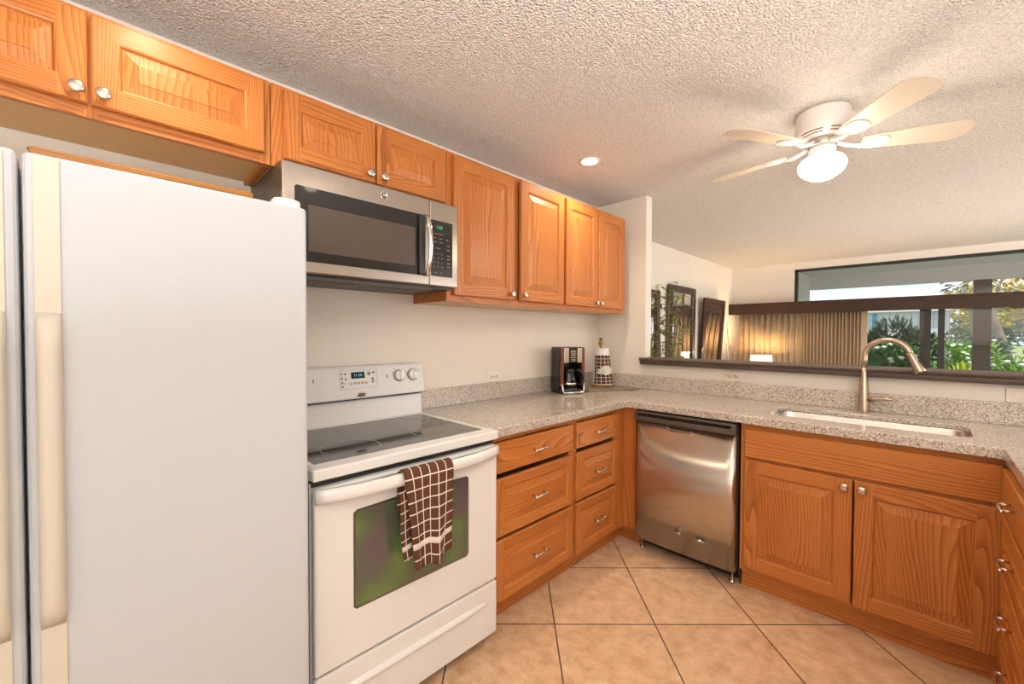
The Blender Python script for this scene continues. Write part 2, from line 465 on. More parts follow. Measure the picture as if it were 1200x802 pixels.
class MB:
    def __init__(self):
        self.v, self.f = [], []

    def face(self, pts, mat=0, grain=None, off=None, uvs=None, smooth=False):
        i0 = len(self.v)
        self.v.extend(Vector(p) for p in pts)
        self.f.append((list(range(i0, i0 + len(pts))), mat, grain, off, uvs, smooth))

    def faces_idx(self, verts, faces, mat=0, smooth=True, grain=None, off=None, uvs=None):
        i0 = len(self.v)
        self.v.extend(Vector(p) for p in verts)
        for k, f in enumerate(faces):
            self.f.append(([i0 + i for i in f], mat, grain, off, [uvs[i] for i in f] if uvs else None, smooth))

    def box(self, F, u0, u1, v0, v1, n0, n1, grain='u', mat=0):
        P = [F.p(u, v, n) for n in (n0, n1) for v in (v0, v1) for u in (u0, u1)]
        g = {'u': F.u, 'v': F.v, 'n': F.n}[grain]
        off = (random.uniform(0, 20), random.uniform(0, 20))
        q = [(0, 2, 3, 1), (4, 5, 7, 6), (0, 1, 5, 4), (2, 6, 7, 3), (0, 4, 6, 2), (1, 3, 7, 5)]
        self.faces_idx(P, q, mat, False, g, off)

    def wbox(self, x0, x1, y0, y1, z0, z1, grain='u', mat=0):
        self.box(WORLDF, x0, x1, y0, y1, z0, z1, grain, mat)

    def lathe(self, F, prof, seg=24, mat=0, smooth=True, cap=True, squash=(1, 1)):
        """profile of (radius, n) turned about F's n axis"""
        vs, fs = [], []
        for r, n in prof:
            for k in range(seg):
                a = 2 * PI * k / seg
                vs.append(F.p(r * math.cos(a) * squash[0], r * math.sin(a) * squash[1], n))
        for i in range(len(prof) - 1):
            for k in range(seg):
                k2 = (k + 1) % seg
                fs.append((i * seg + k, i * seg + k2, (i + 1) * seg + k2, (i + 1) * seg + k))
        if cap:
            if prof[0][0] > 1e-6: fs.append(tuple(range(seg))[::-1])
            if prof[-1][0] > 1e-6: fs.append(tuple((len(prof) - 1) * seg + k for k in range(seg)))
        self.faces_idx(vs, fs, mat, smooth)

    def tube(self, pts, rad, seg=10, mat=0, cap=True):
        pts = [Vector(p) for p in pts]
        rads = rad if isinstance(rad, (list, tuple)) else [rad] * len(pts)
        vs, fs = [], []
        t0 = (pts[1] - pts[0]).normalized()
        nrm = t0.orthogonal().normalized()
        for i, p in enumerate(pts):
            t = (pts[min(i + 1, len(pts) - 1)] - pts[max(i - 1, 0)]).normalized()
            nrm = (nrm - t * nrm.dot(t)).normalized()
            bn = t.cross(nrm)
            for k in range(seg):
                a = 2 * PI * k / seg
                vs.append(p + (nrm * math.cos(a) + bn * math.sin(a)) * rads[i])
        for i in range(len(pts) - 1):
            for k in range(seg):
                k2 = (k + 1) % seg
                fs.append((i * seg + k, i * seg + k2, (i + 1) * seg + k2, (i + 1) * seg + k))
        if cap:
            fs.append(tuple(range(seg))[::-1]); fs.append(tuple((len(pts) - 1) * seg + k for k in range(seg)))
        self.faces_idx(vs, fs, mat, True)

    def prism(self, F, poly, n0, n1, mat=0, grain='u', smooth=False):
        """polygon of (u, v) extruded along n"""
        k = len(poly)
        vs = [F.p(u, v, n0) for u, v in poly] + [F.p(u, v, n1) for u, v in poly]
        g = {'u': F.u, 'v': F.v, 'n': F.n}[grain]
        off = (random.uniform(0, 20), random.uniform(0, 20))
        fs = [tuple(range(k))[::-1], tuple(range(k, 2 * k))] + [(i, (i + 1) % k, k + (i + 1) % k, k + i) for i in range(k)]
        self.faces_idx(vs, fs, mat, smooth, g, off)

    def build(self, name, mats, parent=None, org=None, bevel=None, seg=2, fix=True, weld=True, autosmooth=None):
        if parent is not None: org = ORG[parent.name]
        org = Vector(org if org is not None else (0, 0, 0))
        me = bpy.data.meshes.new(name)
        me.from_pydata([tuple(p - org) for p in self.v], [], [f[0] for f in self.f])
        mats = mats if isinstance(mats, (list, tuple)) else [mats]
        for m in mats: me.materials.append(m)
        ul = me.uv_layers.new(name='UVMap')
        for poly, (idx, mat, grain, off, uvs, sm) in zip(me.polygons, self.f):
            poly.material_index = mat
            poly.use_smooth = sm
            if uvs:
                for li, uv in zip(poly.loop_indices, uvs): ul.data[li].uv = uv
            else:
                g = Vector(grain) if grain is not None else Vector((1, 0, 0))
                nn = poly.normal
                g2 = g - nn * g.dot(nn)
                if g2.length < .05:
                    g2 = nn.orthogonal()
                g2.normalize()
                c = nn.cross(g2)
                o = off or (0, 0)
                for li, vi in zip(poly.loop_indices, idx):
                    p = self.v[vi]
                    ul.data[li].uv = (p.dot(g2) + o[0], p.dot(c) + o[1])
        if weld or fix:
            bm = bmesh.new(); bm.from_mesh(me)
            if weld: bmesh.ops.remove_doubles(bm, verts=bm.verts, dist=1e-5)
            if fix: bmesh.ops.recalc_face_normals(bm, faces=bm.faces)
            bm.to_mesh(me); bm.free()
        o = bpy.data.objects.new(name, me)
        COL.objects.link(o)
        if parent is not None: o.parent = parent
        else: o.location = org
        ORG[o.name] = org
        if bevel:
            b = o.modifiers.new('edge', 'BEVEL'); b.width = bevel; b.segments = seg; b.limit_method = 'ANGLE'; b.angle_limit = .6
            b.harden_normals = False
        return o


def tag(o, label, cat, group=None, kind=None):
    o['label'] = label; o['category'] = cat
    if group: o['group'] = group
    if kind: o['kind'] = kind
    return o


def thing(name, label, cat, loc, group=None):
    o = bpy.data.objects.new(name, None)
    o.empty_display_size = .05
    COL.objects.link(o); o.location = loc
    ORG[o.name] = Vector(loc)
    return tag(o, label, cat, group)


def struct(name, mb, mat, **kw):
    o = mb.build(name, mat, **kw)
    o['kind'] = 'structure'
    return o


def text_part(name, s, F, u, v, n, size, mat, parent, ang=0):
    """lettering set on a front, centred at (u, v)"""
    cu = bpy.data.curves.new(name, 'FONT')
    cu.body = s; cu.size = size; cu.align_x = 'CENTER'; cu.align_y = 'CENTER'; cu.extrude = .0003
    tmp = bpy.data.objects.new(name, cu); COL.objects.link(tmp)
    bpy.context.view_layer.update()
    dg = bpy.context.evaluated_depsgraph_get()
    me = bpy.data.meshes.new_from_object(tmp.evaluated_get(dg))
    bpy.data.objects.remove(tmp); bpy.data.curves.remove(cu)
    org = ORG[parent.name]
    for vt in me.vertices:
        vt.co = F.p(u + vt.co.x, v + vt.co.y, n + vt.co.z) - org
    me.materials.clear(); me.materials.append(mat)
    o = bpy.data.objects.new(name, me); COL.objects.link(o); o.parent = parent
    ORG[o.name] = org
    return o


# ------------------------------------------------------------------ the room
CZ = 2.396
XL, YF, XE, YS = -.262, 4.30, 5.4, -4.6

m = MB(); m.wbox(XL - .1, XE + .1, YS - .1, YF + .05, -.08, 0); struct('floor', m, TILE)
m = MB(); m.wbox(XL - .1, XE + .1, YS - .1, YF + .12, CZ, CZ + .1); struct('ceiling', m, CEIL)
m = MB(); m.wbox(-.12, 0, YS - .1, 0, 0, CZ); struct('wall_west', m, WALL)
m = MB()     # stub wall and half wall of the pass-through, one L
poly = [(XL, 0), (3.6, 0), (3.6, 1.10), (.437, 1.10), (.437, CZ), (XL, CZ)]
F = Free((0, .09, 0), (1, 0, 0), (0, 0, 1))
m.prism(F, poly, 0, .09)
struct('wall_partition', m, WALL)
m = MB(); m.wbox(XL - .1, XL, .09, YF + .12, 0, CZ); struct('wall_living_west', m, WALL)
m = MB(); m.wbox(XE, XE + .1, YS - .1, YF + .12, 0, CZ); struct('wall_east', m, WALL)
m = MB(); m.wbox(-.12, XE, YS - .1, YS, 0, CZ); struct('wall_south', m, WALL)
# far wall: solid panel beside the opening, head strip above the glazing
WX0, WX1, WZT = .585, 4.6, 2.30
m = MB()
m.wbox(XL, WX0, YF, YF + .12, 0, CZ); m.wbox(WX1, XE, YF, YF + .12, 0, CZ); m.wbox(WX0, WX1, YF + .012, YF + .12, WZT, CZ)
struct('wall_far', m, WALL)
# sill cap on the half wall
m = MB()
F = Free((.425, 0, 0), (0, 1, 0), (0, 0, 1))
m.prism(F, [(-.052, 1.102), (-.060, 1.118), (-.060, 1.130), (-.074, 1.137), (-.078, 1.146), (-.074, 1.154), (.130, 1.154), (.130, 1.102)], 0, 3.1, grain='n')
struct('trim_1', m, SILLWOOD, org=(.425, 0, 1.102))

# window / sliding door
wn1 = bpy.data.objects.new('window_1', None); COL.objects.link(wn1); wn1.location = (WX0, YF + .05, 1.72); wn1['kind'] = 'structure'; ORG['window_1'] = Vector(wn1.location)
m = MB()
m.wbox(WX0, WX0 + .035, YF + .02, YF + .09, 1.66, WZT); m.wbox(WX1 - .035, WX1, YF + .02, YF + .09, 1.66, WZT)
m.wbox(WX0, WX1, YF + .02, YF + .09, WZT - .036, WZT); m.wbox(WX0, WX1, YF + .02, YF + .09, 1.66, 1.72)
m.build('window_frame', ALUM, wn1)
m = MB(); m.wbox(WX0 + .03, WX1 - .03, YF + .052, YF + .058, 1.71, WZT - .03); m.build('pane', GLASS, wn1)
dr1 = bpy.data.objects.new('door_1', None); COL.objects.link(dr1); dr1.location = (WX0, YF + .05, 0); dr1['kind'] = 'structure'; ORG['door_1'] = Vector(dr1.location)
m = MB(); m.wbox(WX0, WX0 + .035, YF + .02, YF + .09, 0, 1.66); m.wbox(WX1 - .035, WX1, YF + .02, YF + .09, 0, 1.66); m.wbox(WX0 + .035, WX1 - .035, YF + .02, YF + .09, 0, .05)
m.build('door_frame', ALUM, dr1)
m = MB(); m.wbox(1.955, 2.015, YF + .022, YF + .055, .05, 1.66); m.build('stile', ALUM, dr1)
m = MB(); m.wbox(1.912, 1.957, YF + .056, YF + .088, .05, 1.66); m.build('stile', ALUM, dr1)
m = MB(); m.wbox(2.075, 2.135, YF + .056, YF + .088, .05, 1.66); m.build('stile', ALUM, dr1)
m = MB(); m.wbox(WX0 + .035, 1.955, YF + .036, YF + .041, .05, 1.66); m.build('pane', GLASS, dr1)
m = MB(); m.wbox(2.135, WX1 - .035, YF + .069, YF + .074, .05, 1.66); m.build('pane', GLASS, dr1)
for o in (wn1, dr1):
    for c in o.children: c['kind'] = 'structure'

# ------------------------------------------------------------------ outside: the covered patio
GZ = -.06
m = MB(); m.wbox(-60, 90, 6.95, 140, GZ - .1, GZ - .02); struct('ground', m, LAWN)
m = MB(); m.wbox(.10, 7.0, YF + .12, 6.95, GZ - .1, GZ); struct('floor_patio', m, STUCCO)
m = MB(); m.wbox(.10, 7.0, YF + .12, 7.0, 2.46, 2.58); struct('ceiling_patio', m, STUCCO)
m = MB(); m.wbox(.10, .37, YF + .12, 6.80, GZ, 2.46); struct('wall_patio', m, STUCCO)
m = MB(); m.wbox(.37, 7.0, 6.80, 6.95, 2.215, 2.46); struct('trim_2', m, STUCCO)
pp = MB(); pp.wbox(2.50, 2.69, 6.80, 6.95, GZ, 2.215)
pp.wbox(2.485, 2.705, 6.785, 6.965, GZ, GZ + .12)
tag(pp.build('patio_post', POSTM, org=(2.6, 6.87, GZ), bevel=.006), 'brown square patio post holding up the header beyond the sliding glass', 'post')

# ------------------------------------------------------------------ door / drawer fronts
def rpanel(m, F, w, h, t=.020, sw=.056, pgrain='v', slab=False):
    """a raised-panel front; lower-left back corner at F's origin, growing along u, v and n"""
    P = F.p
    c = .004
    ou, ov, on = F.u, F.v, F.n
    off = lambda: (random.uniform(0, 20), random.uniform(0, 20))
    A, B = off(), off()

    def ring(a, na, b, nb, gr, o4, smooth=False):
        """four quads between inset a at depth na and inset b at depth nb (a outer); gr: (top/bottom grain, side grain)"""
        qa = [(a, a), (w - a, a), (w - a, h - a), (a, h - a)]
        qb = [(b, b), (w - b, b), (w - b, h - b), (b, h - b)]
        for i in range(4):
            j = (i + 1) % 4
            g = gr[0] if i in (0, 2) else gr[1]
            m.face([P(*qa[i], na), P(*qa[j], na), P(*qb[j], nb), P(*qb[i], nb)], 0, g, o4[i], smooth=smooth)
    if slab:
        o1 = off()
        ring(0, 0, 0, t - c, (ou, ou), [o1] * 4); ring(0, t - c, c, t, (ou, ou), [o1] * 4)
        m.face([P(c, c, t), P(w - c, c, t), P(w - c, h - c, t), P(c, h - c, t)], 0, ou, o1)
        m.face([P(0, 0, 0), P(0, h, 0), P(w, h, 0), P(w, 0, 0)], 0, ou, o1)
        return
    o4 = [off() for _ in range(4)]
    ring(0, 0, 0, t - c, (ou, ov), o4); ring(0, t - c, c, t, (ou, ov), o4)
    s = sw
    rect = lambda a, b, cc, d, g, o: m.face([P(a, b, t), P(cc, b, t), P(cc, d, t), P(a, d, t)], 0, g, o)
    rect(c, c, s, h - c, ov, o4[3]); rect(w - s, c, w - c, h - c, ov, o4[1])
    rect(s, c, w - s, s, ou, o4[0]); rect(s, h - s, w - s, h - c, ou, o4[2])
    ring(s, t, s + .004, t - .002, (ou, ov), o4); ring(s + .004, t - .002, s + .008, t - .009, (ou, ov), o4)
    pg = ov if pgrain == 'v' else ou
    po = off()
    bw = min(.034, (min(w, h) - 2 * s) * .22)
    ring(s + .008, t - .009, s + .011, t - .0095, (pg, pg), [po] * 4)
    ring(s + .011, t - .0095, s + .011 + bw, t - .003, (pg, pg), [po] * 4)
    ring(s + .011 + bw, t - .003, s + .013 + bw, t - .001, (pg, pg), [po] * 4)
    e = s + .013 + bw
    m.face([P(e, e, t - .001), P(w - e, e, t - .001), P(w - e, h - e, t - .001), P(e, h - e, t - .001)], 0, pg, po)
    m.face([P(0, 0, 0), P(0, h, 0), P(w, h, 0), P(w, 0, 0)], 0, ov, A)


def sub(F, u, v, n):
    G = Free(F.p(u, v, n), F.u, F.v); G.n = F.n
    return G


def knob(parent, F, u, v, n):
    m = MB()
    m.lathe(sub(F, u, v, n), [(.0085, 0), (.0065, .006), (.006, .012), (.010, .016), (.0165, .019), (.0172, .023), (.0155, .026), (.009, .0275), (0, .0285)], 20)
    return m.build('knob', NICKEL, parent)


def pull(parent, F, u, v, n, L=.105):
    m = MB()
    for s in (-1, 1):
        m.tube([F.p(u + s * L * .36, v, n), F.p(u + s * L * .36, v, n + .026)], .0042, 10)
    pts = []
    for i in range(13):
        a = i / 12 * 2 - 1
        pts.append(F.p(u + a * L / 2, v + .0025 * math.cos(a * PI), n + .027 + .004 * (1 - a * a)))
    m.tube(pts, [.0045 + .0012 * (1 - abs(i / 6 - 1)) for i in range(13)], 12)
    return m.build('handle', NICKEL, parent)


def base_carcass(root, F, w, depth, rails, stile=.035, toe=.055, face_top=.872):
    m = MB()
    for a in (0, w - .018): m.box(F, a, a + .018, .10, .872, -depth, -.02, 'v')
    m.box(F, .018, w - .018, .10, .118, -depth, -.02); m.box(F, .018, w - .018, .118, .872, -depth, -depth + .008)
    m.build('carcass', OAKIN, root)
    m = MB()
    for a in (0, w - stile): m.box(F, a, a + stile, .10, face_top, -.02, 0, 'v')
    for v0, v1 in rails: m.box(F, stile, w - stile, v0, v1, -.02, 0, 'u')
    m.build('face_frame', OAK, root)
    m = MB(); m.box(F, 0, w, 0, .10, -toe - .018, -toe, 'u'); m.build('toe_kick', OAK, root)


def drawer_base(name, label, F, w, fronts, depth=.60, toe=.055, loc=None, u0=.012, u1=None, pull_v=None):
    root = thing(name, label, 'cabinet', loc or F.p(w / 2, 0, -depth / 2))
    u1 = u1 if u1 is not None else w - .012
    rails = [(.10, .125), (.845, .872)]
    base_carcass(root, F, w, depth, rails, toe=toe)
    for i, (v0, v1) in enumerate(fronts):
        m = MB(); rpanel(m, sub(F, u0, v0, .0005), u1 - u0, v1 - v0, pgrain='u', slab=(i == 0), sw=.044)
        d = m.build('drawer_front', OAK, root)
        pull(d, F, (u0 + u1) / 2 + (.0), (v0 + v1) / 2, .0205)
    return root


DF = [(.702, .841), (.413, .676), (.120, .397)]
FX = .610
drawer_base('drawer_cabinet', 'wide oak base cabinet of three drawers standing against the white range', Frame((FX, -1.772, 0), 'W'), .612, DF, u0=.027, u1=.597)
Fw = Frame((FX, -1.158, 0), 'W')
c2 = drawer_base('drawer_cabinet', 'narrow oak base cabinet of three drawers in the corner by the dishwasher', Fw, .450, DF, u0=.015, u1=.442)
m = MB(); m.box(Fw, .452, .548, .10, .872, -.02, 0, 'v'); m.box(Frame((.612, -.612, 0), 'N'), 0, .092, .10, .872, -.02, 0, 'v')
m.build('filler_panel', OAK, c2)
m = MB(); m.box(Fw, .452, .60, 0, .10, -.073, -.055); m.box(Frame((.557, -.612, 0), 'N'), 0, .147, 0, .10, -.073, -.055)
m.build('toe_kick', OAK, c2)

# sink base
Fs = Frame((1.292, -.610, 0), 'N')
SW = .893
sb = thing('sink_base_cabinet', 'oak sink base cabinet with two raised-panel doors beneath the steel sink', 'cabinet', Fs.p(SW / 2, 0, -.3))
base_carcass(sb, Fs, SW, .585, [(.10, .125), (.845, .872), (.672, .706)], toe=.040)
m = MB(); rpanel(m, sub(Fs, .020, .700, .0005), SW - .028, .145, slab=True); m.build('false_drawer_front', OAK, sb)
for k, (a, b, kn) in enumerate(((.020, .455, .428), (.462, SW - .008, .489))):
    m = MB(); rpanel(m, sub(Fs, a, .122, .0005), b - a, .563, sw=.062); d = m.build('door', OAK, sb)
    knob(d, Fs, kn, .652, .0205)

# cabinet run along the east side, seen at its end
Fe = Frame((2.193, -.618, 0), 'E')
drawer_base('drawer_cabinet', 'oak drawer cabinet at the end of the sink run, facing the range', Fe, .60, [(.700, .841), (.490, .676), (.310, .470), (.120, .290)], depth=.60, toe=.040, u0=.022, u1=.585)
drawer_base('drawer_cabinet', 'oak drawer cabinet under the granite return, second along from the sink run', Frame((2.193, -1.22, 0), 'E'), .60, DF, depth=.60, toe=.040)

# ------------------------------------------------------------------ granite worktop (one continuous piece) with sink cut-out
def rrect(x0, x1, y0, y1, r, k=5):
    pts = []
    for cx, cy, a0 in ((x1 - r, y1 - r, 0), (x0 + r, y1 - r, 90), (x0 + r, y0 + r, 180), (x1 - r, y0 + r, 270)):
        for i in range(k + 1):
            a = math.radians(a0 + 90 * i / k)
            pts.append((cx + r * math.cos(a), cy + r * math.sin(a)))
    return pts


SINK = (1.385, 2.112, -.498, -.185)
wt = thing('countertop', 'speckled granite worktop wrapping the corner with a cut-out for the sink', 'countertop', (1.4, -.3, .874))
bm = bmesh.new()
# outline with a softened inner corner at the stove side
xr = 2.825
outline = [(.004, -1.774), (.648, -1.774), (.648, -.663), (.652, -.652), (.663, -.648), (xr - .663, -.648), (xr - .652, -.652), (xr - .648, -.663), (xr - .648, -1.83), (xr, -1.83), (xr, -.004), (.004, -.004)]
def loop(pts):
    vs = [bm.verts.new((x, y, .914)) for x, y in pts]
    return [bm.edges.new((vs[i], vs[(i + 1) % len(vs)])) for i in range(len(vs))]
eds = loop(outline) + loop(rrect(*SINK, .055))
g = bmesh.ops.triangle_fill(bm, use_beauty=True, use_dissolve=False, edges=eds)
bmesh.ops.recalc_face_normals(bm, faces=bm.faces)
r = bmesh.ops.extrude_face_region(bm, geom=list(bm.faces))
bmesh.ops.translate(bm, vec=(0, 0, -.020), verts=[v for v in r['geom'] if isinstance(v, bmesh.types.BMVert)])
bmesh.ops.recalc_face_normals(bm, faces=bm.faces)
bmesh.ops.translate(bm, vec=-ORG[wt.name], verts=bm.verts)
bl_ = bm.edges.layers.float.new('bevel_weight_edge')
for e in bm.edges:
    if all(v.co.z > .039 for v in e.verts) and len(e.link_faces) == 2 and e.calc_face_angle(0) > .8: e[bl_] = 1
me = bpy.data.meshes.new('slab'); bm.to_mesh(me); bm.free(); me.materials.append(GRANITE)
o = bpy.data.objects.new('slab', me); COL.objects.link(o); o.parent = wt
b = o.modifiers.new('edge', 'BEVEL'); b.width = .004; b.segments = 2; b.limit_method = 'WEIGHT'
m = MB()   # built-up front edge under the slab
m.prism(WORLDF, [(.618, -1.774), (.648, -1.774), (.648, -.663), (.652, -.652), (.663, -.648), (xr - .663, -.648), (xr - .652, -.652), (xr - .648, -.663), (xr - .648, -1.83), (xr - .618, -1.83), (xr - .618, -.618), (.618, -.618)], .874, .894)
m.build('edge_strip', GRANITE, wt)
m = MB(); m.wbox(.002, .022, -1.774, -.024, .9145, 1.020); m.build('backsplash', GRANITE, wt, bevel=.002)
m = MB(); m.wbox(.002, xr, -.022, -.002, .9145, 1.016); m.build('backsplash', GRANITE, wt, bevel=.002)

# sink bowl
sk = thing('kitchen_sink', 'wide undermount stainless sink bowl set in the granite below the faucet', 'sink', (1.748, -.34, .68))
x0, x1, y0, y1 = SINK
m = MB()
rings = [(-.012, .8925, .060), (-.002, .8925, .056), (.0, .888, .055), (.004, .72, .05), (.012, .695, .045), (.04, .683, .03)]
vs, fs = [], []
for ins, z, rr in rings:
    vs += [(x, y, z) for x, y in rrect(x0 + ins, x1 - ins, y0 + ins, y1 - ins, rr)]
K = len(vs) // len(rings)
for i in range(len(rings) - 1):
    for k in range(K):
        fs.append((i * K + k, i * K + (k + 1) % K, (i + 1) * K + (k + 1) % K, (i + 1) * K + k))
fs.append(tuple((len(rings) - 1) * K + k for k in range(K)))
m.faces_idx(vs, fs, 0, True)
o = m.build('bowl', SINKSTEEL, sk)
s_ = o.modifiers.new('thick', 'SOLIDIFY'); s_.thickness = .002; s_.offset = -1
m = MB(); m.lathe(Free((1.748, -.33, .684), (1, 0, 0), (0, 1, 0)), [(.045, 0), (.045, .002), (.036, .003), (.030, -.002), (0, -.002)], 24); m.build('drain', CHROME, sk)

# faucet
fx, fy = 1.735, -.066
fc = thing('kitchen_faucet', 'brushed nickel gooseneck faucet standing behind the sink', 'faucet', (fx, fy, .914))
Fv = Free((fx, fy, .914), (1, 0, 0), (0, 1, 0))
m = MB(); m.lathe(Fv, [(.0275, .0005), (.0285, .004), (.027, .02), (.0255, .06), (.0225, .12), (.018, .17), (.0148, .21), (.0138, .24)], 28); m.build('body', FAUCETM, fc)
d = Vector((.985, -.17, 0)).normalized()
R_ = .092
pts = [Vector((fx, fy, 1.150)), Vector((fx, fy, 1.20))]
for i in range(17):
    a = PI - i / 16 * (PI * .93)
    pts.append(Vector((fx, fy, 1.212)) + d * (R_ + R_ * math.cos(a)) + Vector((0, 0, R_ * math.sin(a))))
m = MB(); m.tube(pts, .0128, 16); m.build('gooseneck', FAUCETM, fc)
tip = pts[-1]; dn = (pts[-1] - pts[-2]).normalized()
dn = (dn + d * .10).normalized()
Fh = Free(tip, d.cross(dn) * -1, Vector((0, 0, 1)))
sd = dn.orthogonal().normalized()
Fh = Free(tip, sd, dn.cross(sd))
if Fh.n.dot(dn) < 0: Fh = Free(tip, dn.cross(sd), sd)
m = MB(); m.lathe(Fh, [(.0135, -.006), (.0150, .0), (.0155, .02), (.019, .055), (.0225, .085), (.0235, .094), (.020, .097), (0, .097)], 24)
h = m.build('spray_head', FAUCETM, fc)
m = MB(); m.box(Free(tip + dn * .055 + d * .0185, Vector((0, 0, 1)).cross(d), dn), -.006, .006, -.024, .022, -.004, .006); m.build('spray_button', BLACKPL, h, bevel=.002)
m = MB()
lp = [Vector((fx, fy, .985)) + Vector((.02, -.008, 0)), Vector((fx + .05, fy - .016, .988)), Vector((fx + .09, fy - .026, .995)), Vector((fx + .118, fy - .033, .999))]
m.tube(lp, [.0135, .0125, .011, .0075], 16); m.build('lever', FAUCETM, fc)

# ------------------------------------------------------------------ dishwasher
dw = thing('dishwasher', 'stainless dishwasher between the corner drawers and the sink base cabinet', 'dishwasher', (1.0, -.35, 0))
Fd = Frame((.708, -.615, 0), 'N')
m = MB(); m.box(Fd, .004, .574, .095, .866, -.54, -.002); m.build('tub', BLACKPL, dw)
Dn = .050
m = MB()   # slightly bowed door skin
N_ = 24
vs, fs = [], []
for i in range(N_ + 1):
    s = i / N_ * 2 - 1
    bow = .010 * (1 - s * s) + (0 if abs(s) < .96 else -.006 * (abs(s) - .96) / .04)
    for v in (.086, .806):
        vs.append(Fd.p(.005 + (s + 1) / 2 * .565, v, Dn - .012 + bow))
for i in range(N_):
    fs.append((2 * i, 2 * i + 2, 2 * i + 3, 2 * i + 1))
k0 = len(vs)
vs += [Fd.p(.005, .086, 0), Fd.p(.570, .086, 0), Fd.p(.570, .806, 0), Fd.p(.005, .806, 0)]
fs += [(0, 1, k0 + 3, k0), (2 * N_, k0 + 1, k0 + 2, 2 * N_ + 1)]
fs += [tuple([2 * i for i in range(N_, -1, -1)] + [k0, k0 + 1]), tuple([2 * i + 1 for i in range(N_ + 1)] + [k0 + 2, k0 + 3])]
m.faces_idx(vs, fs, 0, True)
dd = m.build('door', STEEL_V, dw, weld=False)
for p in dd.data.polygons:
    if len(p.vertices) > 4 or p.index >= N_: p.use_smooth = False
m = MB()   # console: end posts, top rail, slanting front bar with a dark slot between
m.box(Fd, .003, .022, .807, .864, 0, Dn + .004); m.box(Fd, .550, .572, .807, .864, 0, Dn + .004)
m.box(Fd, .022, .550, .852, .864, 0, Dn + .002)
m.box(Fd, .022, .550, .807, .836, 0, Dn + .006)
cp = m.build('console', DARKGREY, dw, bevel=.003)
m = MB(); m.box(Fd, .022, .550, .836, .852, 0, .020); m.build('slot', BLACKPL, cp)
for k in range(5):
    m = MB(); m.box(Fd, .38 + k * .022, .386 + k * .022, .826, .829, Dn + .006, Dn + .0066); m.build('button', CHROME, cp)
m = MB(); F0 = sub(Fd, .283, .796, Dn - .004)
m.prism(F0, [(-.075, .010), (.075, .010), (.070, -.006), (.055, -.012), (-.055, -.012), (-.070, -.006)], 0, .0035)
hp = m.build('handle_pocket', BLACKPL, dw)
m = MB(); m.tube([F0.p(u, v, .004) for u, v in ((-.076, .006), (-.070, -.007), (-.055, -.013), (.055, -.013), (.070, -.007))], .0022, 8); m.build('pocket_rim', CHROME, hp)


def oval_badge(parent, F, u, v, n, w, h, name='badge', inner=True):
    m = MB()
    m.lathe(sub(F, u, v, n), [(.5, 0), (.5, .0012), (.40, .0022), (0, .0022)], 28, squash=(w, h))
    bd = m.build(name, CHROME, parent)
    if inner:
        m = MB(); m.lathe(sub(F, u, v - h * .06, n + .0022), [(.36, 0), (.36, .0006), (0, .0006)], 24, squash=(w, h)); e = m.build('badge_field', DARKGREY, bd)
        m = MB()
        m.tube([F.p(u + w * .46 * math.cos(a), v + h * .18 + h * .34 * math.sin(a), n + .0028) for a in [math.radians(200 + 14 * i) for i in range(11)]], .0012, 6)
        m.build('badge_swoosh', CHROME, bd)
    return bd


oval_badge(dw, Fd, .275, .196, Dn - .0025, .034, .015)
bd = oval_badge(dw, Fd, .397, .192, Dn - .0038, .050, .014, inner=False)
for k in range(4):
    m = MB(); m.box(Fd, .381 + k * .009, .387 + k * .009, .189, .195, Dn - .0018, Dn - .0012); m.build('badge_mark', DARKMARK, bd)
for u in (.03, .545):
    m = MB(); m.lathe(Free(Fd.p(u, 0, -.02), (1, 0, 0), (0, 1, 0)), [(.016, .001), (.016, .012), (.006, .014), (.006, .097)], 14); m.build('leg', NICKEL, dw)
m = MB(); m.box(Fd, .012, .566, .012, .092, -.080, -.064); m.build('kick_plate', BLACKPL, dw)
m = MB(); m.box(Fd, .5765, .5800, .0, .86, -.05, -.03); m.build('side_bracket', DARKGREY, dw)

